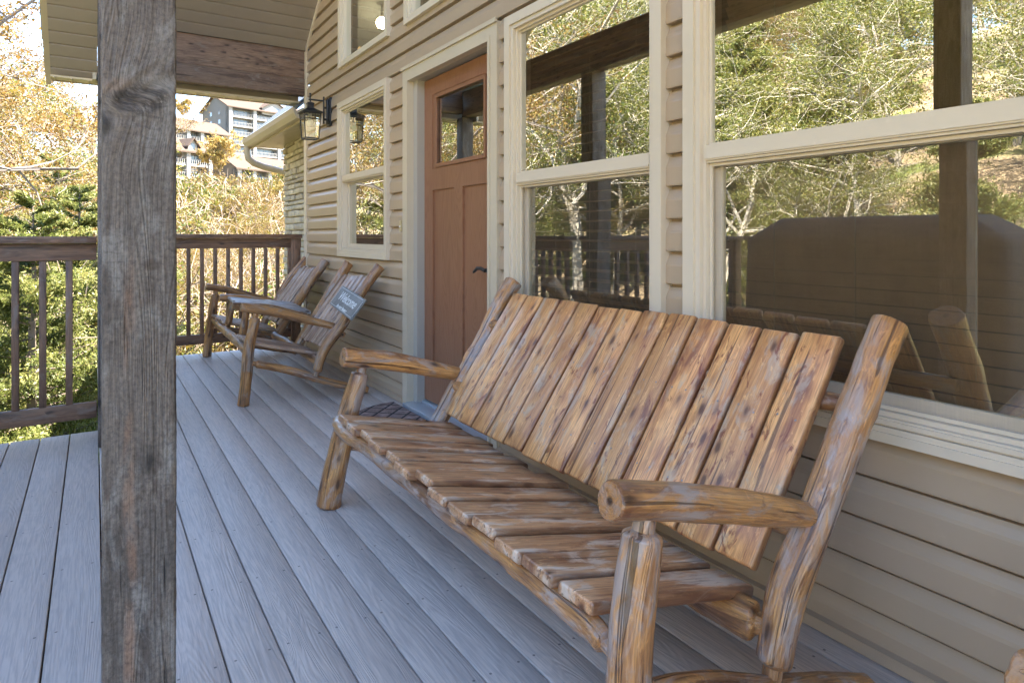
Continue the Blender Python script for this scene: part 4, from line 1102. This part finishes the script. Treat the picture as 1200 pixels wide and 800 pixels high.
# seen directly, left of the nearest post
tree('ced', -.55, 8.6, .56, 'bushy green cedar right behind the left railing, nearest one')
tree('ced', .45, 10.2, .58, 'green cedar hidden partly by the nearest post')
tree('ced', -1.9, 10.8, .60, 'green cedar at the left picture edge beyond the railing')
for i, (x, y, s) in enumerate([(-.2, 12.5, .66), (-2.2, 14.5, .72), (.5, 17, .8), (-.8, 20, .95), (-3.2, 22, 1.0), (-1.1, 10.0, .5)]):
    tree('ced', x, y, s, 'green cedar deeper in the thicket beyond the left railing', group='cedars in the thicket')
for i, (x, y, s) in enumerate([(-1.9, 15, .80), (-4.0, 21, 1.05), (-2.6, 24, .92), (-3.4, 30, 1.15), (-5.5, 40, 1.35), (-1.5, 50, 1.4), (-7, 60, 1.5), (-2, 70, 1.6)]):
    s = (1.1 + rt_.uniform(.16, .25)*math.hypot(x, y) - float(land(x, y)))/9.0
    tree('bud', x, y, s, 'bare budding tree with orange pink twigs left of the nearest post', group='budding trees on the left')
for i, (x, y, s) in enumerate([(-3.2, 13, .75), (-2.6, 26, .8), (-5, 33, 1.0)]):
    s = (1.1 + rt_.uniform(.12, .18)*math.hypot(x, y) - float(land(x, y)))/9.0
    tree('yel', x, y, s, 'yellow green leafing tree among the budding trees on the left', group='leafing trees on the left')
# overhanging boughs at the top left come from this one
tree('bud', -3.0, 12.2, .98, 'budding tree close to the porch whose bare boughs cross the upper left sky', rz=2.4)
# slender ones beyond the far railing
for x, y, s in ((1.95, 13.5, .26), (3.1, 17.5, .34)):
    tree('bud', x, y, s, 'small bare pale sapling standing in the brush beyond the far railing', group='saplings in the brush')
# near the apartments
p = at(262, 228, 124); tree('gold', p.x, p.y, 1.0, 'golden yellow tree standing in front of the apartment buildings', dz=p.z-float(land(p.x, p.y)))
p = at(215, 150, 196); tree('gold', p.x, p.y, .8, 'yellow green treetop rising above the roof against the sky', dz=p.z-float(land(p.x, p.y)))
p = at(330, 232, 120); tree('gold', p.x, p.y, .5, 'small golden tree below the apartments beside the stone wall', dz=p.z-float(land(p.x, p.y)))
# the wood on the slope to the left, seen mirrored in the windows
tree('syc', -6.4, 12.6, .80, 'white barked sycamore with bare pale limbs mirrored in the middle window')
rt = random.Random(5); kinds = ['yel', 'bud', 'yel', 'ced', 'yel', 'syc', 'ced']
lab = {'yel': 'yellow green leafing tree on the slope, seen only mirrored in the windows', 'bud': 'budding orange tree on the slope, seen only mirrored in the windows',
       'ced': 'green cedar on the slope, seen only mirrored in the windows', 'syc': 'pale sycamore on the slope, seen only mirrored in the windows'}
k = 0
for row, (xx, n_, ya, yb) in enumerate([(-7.8, 11, 3.0, 26), (-11, 15, 2, 34), (-15, 18, 2, 42), (-20, 18, 2, 50), (-26, 16, 2, 60), (-33, 14, 2, 66)]):
    for i in range(n_):
        y = ya + (yb-ya)*(i+.5)/n_ + rt.uniform(-.8, .8); x = xx + rt.uniform(-1.6, 1.6)
        if x > -.12*y - 3.2: x = -.12*y - 4.0
        if abs(y/(3.44-x)-1.28) < .10 and x > -11: continue
        kd = kinds[rt.randrange(len(kinds))]; s = rt.uniform(.44, .62)*(math.hypot(x-3.4, y)**.75/7.5)*(1.7 if kd == 'ced' else 1)
        tree(kd, x, y, s, lab[kd], group={'yel': 'leafing trees on the slope', 'bud': 'budding trees on the slope', 'ced': 'cedars on the slope', 'syc': 'sycamores on the slope'}[kd]); k += 1

# brush covering the far slope: nobody could count it
def brush():
    VV = []; TT = []
    r = np.random.default_rng(40)
    n = 520
    for i in range(n):
        if i < 330:
            y = 12 + 115*r.uniform(0, 1)**1.35; xl, xr = .05*y+.2, .32*y+1.5
        else:
            y = 11 + 80*r.uniform(0, 1)**1.3; xl, xr = -.18*y-1, .08*y
        x = r.uniform(xl, xr); z = float(land(x, y)); rad = .7+y*.016; rad *= r.uniform(.6, 1.25)
        hgt = rad*r.uniform(.8, 1.3)
        c = int(820); q = r.normal(size=(c, 3)); q /= np.linalg.norm(q, axis=1)[:, None]
        q *= (r.uniform(.2, 1, (c, 1))**.45)*(1+.35*np.sin(q[:, :1]*5+i)*np.cos(q[:, 1:2]*6))
        P = q*np.array([rad, rad, hgt]) + np.array([x, y, z+hgt*.55])
        VV.append(leafquads(P, .030+.0017*y, .55))
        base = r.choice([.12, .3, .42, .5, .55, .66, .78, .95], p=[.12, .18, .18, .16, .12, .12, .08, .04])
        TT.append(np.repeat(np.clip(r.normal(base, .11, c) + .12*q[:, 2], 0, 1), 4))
    V = np.concatenate(VV); o = fastquads('hillside_brush', V, len(V)//4, M['brush'], np.concatenate(TT)); setp(o, kind='stuff', label='orange and golden budding brush covering the hillside', cat='brush')
    # bare stems through it
    A = []; B = []
    for i in range(2600):
        if i < 1500: y = 11 + 90*r.uniform(0, 1)**1.5; x = r.uniform(.05*y, .32*y+1.5)
        else: y = 9.5 + 60*r.uniform(0, 1)**1.5; x = r.uniform(-.18*y-1, .08*y)
        z = float(land(x, y)); s = .8+y*.02; q = np.array([x, y, z+r.uniform(0, .4)]); d = np.array([r.normal()*.5, r.normal()*.5, 1.0])
        for k in range(5):
            d = d + r.normal(size=3)*.35; d[2] = abs(d[2])*.9; d /= np.linalg.norm(d); nq = q + d*s*.42; A.append((q, .002+.00040*y)); B.append((nq, .0012+.0003*y)); q = nq
    V = ribbons(np.array([a[0] for a in A]), np.array([b[0] for b in B]), np.array([a[1] for a in A]), np.array([b[1] for b in B]))
    o = fastquads('brush_stems', V, len(V)//4, M['stem']); setp(o, kind='stuff', label='tangle of bare pale stems standing through the hillside brush', cat='stems')
brush()
def grass():
    r = np.random.default_rng(9); n = 60000
    y = 4.4 + 10*r.uniform(0, 1, n)**1.3; x = r.uniform(-6, 5, n); keep = ~((x > -.0) & (y < 6.75)) ; x = x[keep]; y = y[keep]; n = len(x)
    z = land(x, y); h = r.uniform(.05, .16, n); a = r.uniform(0, 2*math.pi, n); w = .004+.0006*y
    P = np.stack([x, y, z-.01], 1); d = np.stack([np.cos(a), np.sin(a), 0*a], 1)*w[:, None]; up = np.stack([r.normal(size=n)*.35*h, r.normal(size=n)*.35*h, h], 1)
    V = np.stack([P-d, P+d, P+up+d*.25, P+up-d*.25], 1).reshape(-1, 3)
    o = fastquads('grass', V, n, M['grass'], np.repeat(np.clip(r.normal(.5, .22, n), 0, 1), 4)); setp(o, kind='stuff', label='short sunlit grass around the deck edge', cat='grass')
grass()

# ------------------------------------------------------------------ apartment buildings on the hill
def cm(name, col, rough=.9): return simple(name, col, rough, .05, .3, 0, 0, .1)
M['cwhite'] = cm('condo_white_trim', (.19,.185,.175)); M['cgrey'] = cm('condo_grey_siding', (.095,.097,.098)); M['ctan'] = cm('condo_tan_wall', (.14,.122,.10))
M['cglass'] = simple('condo_window_glass', (.10,.115,.13), .12, .2, .5)
def condo(name, O, ang, Wd, D, floors, fh, bays, roofh, label, wallm, colw=.9, dormer=None, gables=(), sidewin=False, railc='cwhite'):
    O = Vector(O); u = Vector((math.cos(ang), math.sin(ang), 0)); w = Vector((-math.sin(ang), math.cos(ang), 0)); zz = Vector((0, 0, 1))
    e = empty(name, O, label, 'apartment building')
    def bxs(b, a0, a1, d0, d1, z0, z1):
        vs = [O+u*a+w*d+zz*z for z in (z0, z1) for (a, d) in ((a0, d0), (a1, d0), (a1, d1), (a0, d1))]
        b.add(vs, [(0,3,2,1),(4,5,6,7),(0,1,5,4),(1,2,6,5),(2,3,7,6),(3,0,4,7)])
    H = floors*fh
    b = MB(); bxs(b, 0, Wd, 1.8, D, -6, H)
    for a, c in ((0, .25), (Wd-.25, Wd)): bxs(b, a, c, 0.0, 1.8, -6, H)
    # gable triangles on both sides
    for a in (0, Wd):
        vs = [O+u*a+w*0+zz*H, O+u*a+w*D+zz*H, O+u*a+w*(D/2)+zz*(H+roofh)]
        b.add(vs, [(0,1,2),(2,1,0)][:1] if a else [(2,1,0)])
    b.build('wall', wallm, e, attrs=False)
    b = MB(); ov = .8
    for s in (0, 1):
        d0, d1 = (-ov, D/2) if s == 0 else (D+ov, D/2); zf = H - roofh*ov/(D/2)
        vs = [O+u*(-ov)+w*d0+zz*zf, O+u*(Wd+ov)+w*d0+zz*zf, O+u*(Wd+ov)+w*d1+zz*(H+roofh), O+u*(-ov)+w*d1+zz*(H+roofh)]
        vs += [v+zz*.3 for v in vs]; b.add(vs, [(0,3,2,1),(4,5,6,7),(0,1,5,4),(1,2,6,5),(2,3,7,6),(3,0,4,7)])
    b.build('roof', M['condoroof'], e, attrs=False)
    bw = Wd/bays
    for i in range(bays+1):
        a = min(max(i*bw-colw/2, 0), Wd-colw); b = MB(); bxs(b, a, a+colw, -.35, 1.79, -6, H-.05); b.build('column', M['cwhite'], e, attrs=False)
    for f in range(floors):
        b = MB(); bxs(b, .02, Wd-.02, -.15, 1.785, f*fh-.34, f*fh)
        z = f*fh
        bxs(b, .05, Wd-.05, -.14, -.06, z+1.0, z+1.10); bxs(b, .05, Wd-.05, -.14, -.06, z+.12, z+.2)
        n = int(Wd/.45)
        for k in range(n):
            a = .05+(Wd-.1)*k/n; bxs(b, a, a+.11, -.12, -.07, z+.2, z+1.0)
        b.build('balcony', M[railc], e, attrs=False)
        for i in range(bays):
            a0 = i*bw+colw/2+.15; a1 = (i+1)*bw-colw/2-.15
            win = MB(); bxs(win, a0, a1, 1.72, 1.79, z+.06, z+2.35); wo_ = win.build('window', M['cglass'], e, attrs=False)
            b = MB(); m = 4
            for k in range(m+1):
                a = a0+(a1-a0)*k/m; bxs(b, a-.07, a+.07, 1.66, 1.715, z+.06, z+2.35)
            bxs(b, a0+.08, a1-.08, 1.665, 1.714, z+2.2, z+2.35); b.build('frame', M['cwhite'], wo_, attrs=False)
    for (a, gw, gh, zb) in gables:      # front facing gables / dormers
        b = MB(); d0 = -.3; d1 = D*.5
        vs = [O+u*(a)+w*(d0+.35)+zz*zb, O+u*(a+gw)+w*(d0+.35)+zz*zb, O+u*(a+gw)+w*(d0+.35)+zz*(zb+gh*.45), O+u*(a+gw/2)+w*(d0+.35)+zz*(zb+gh), O+u*a+w*(d0+.35)+zz*(zb+gh*.45)]
        vs += [v+w*(d1-d0) for v in vs]; b.add(vs, [(0,1,2,3,4),(9,8,7,6,5),(1,6,7,2),(0,4,9,5)])
        g_ = b.build('dormer', M['cwhite'], e, attrs=False)
        b = MB()
        for s in (-1, 1):
            ax = a+gw/2+s*(gw/2+.5); zl = zb+gh*.45-.5*gh*.55/(gw/2)
            vs = [O+u*ax+w*(d0-.3)+zz*zl, O+u*(a+gw/2)+w*(d0-.3)+zz*(zb+gh+.02), O+u*(a+gw/2)+w*d1+zz*(zb+gh+.02), O+u*ax+w*d1+zz*zl]
            vs += [v+zz*.25 for v in vs]; b.add(vs, [(0,1,2,3),(7,6,5,4),(0,4,5,1),(1,5,6,2),(2,6,7,3),(3,7,4,0)])
        b.build('dormer_roof', M['condoroof'], g_, attrs=False)
        b = MB(); bxs(b, a+gw*.3, a+gw*.7, d0+.30, d0+.345, zb+gh*.12, zb+gh*.55); b.build('dormer_window', M['cglass'], g_, attrs=False)
    if sidewin:
        for f in range(floors-1, 0, -1):
            for d in (D*.3, D*.62):
                vs = [O+u*(-.03)+w*(d+q)+zz*(f*fh+z) for z in (.9, 2.1) for q in (0, 1.3)]
                b = MB(); b.add([vs[0], vs[1], vs[3], vs[2]], [(0,1,2,3),(3,2,1,0)][:1]); b.build('side_window', M['cglass'], e, attrs=False)
    return e
A1 = math.radians(17)
p = at(268, 0, 190); zt = at(268, 124, 190).z
condo('apartment_tower', (p.x, p.y, zt-8*2.75), A1, 40, 17, 8, 2.75, 5, 4.0, 'tall grey and white apartment tower at the top of the hill', M['cgrey'], 1.0, gables=((10.5, 8, 4.4, 21.0), (24, 7, 4, 21.0)), sidewin=True)
A2 = math.radians(28)
p = at(186, 0, 160); zt = at(186, 146, 160).z
condo('apartment_building', (p.x, p.y, zt-4*2.75), A2, 19.6, 12, 4, 2.75, 5, 3.4, 'upper brown roofed apartment row in front of the tower', M['ctan'])
p = at(190, 0, 128); zt = at(190, 173, 128).z
condo('apartment_building', (p.x, p.y, zt-3*2.75), A2, 11.0, 11, 3, 2.75, 2, 3.0, 'lower left apartment row with a small white dormer', M['ctan'], gables=((5.6, 2.0, 2.2, 8.6),))
p = at(278, 0, 140); zt = at(278, 196, 140).z
condo('apartment_building', (p.x, p.y, zt-3*2.75), A2, 17, 11, 3, 2.75, 4, 3.2, 'lower right brown roofed apartment row beside the stone wall', M['ctan'])
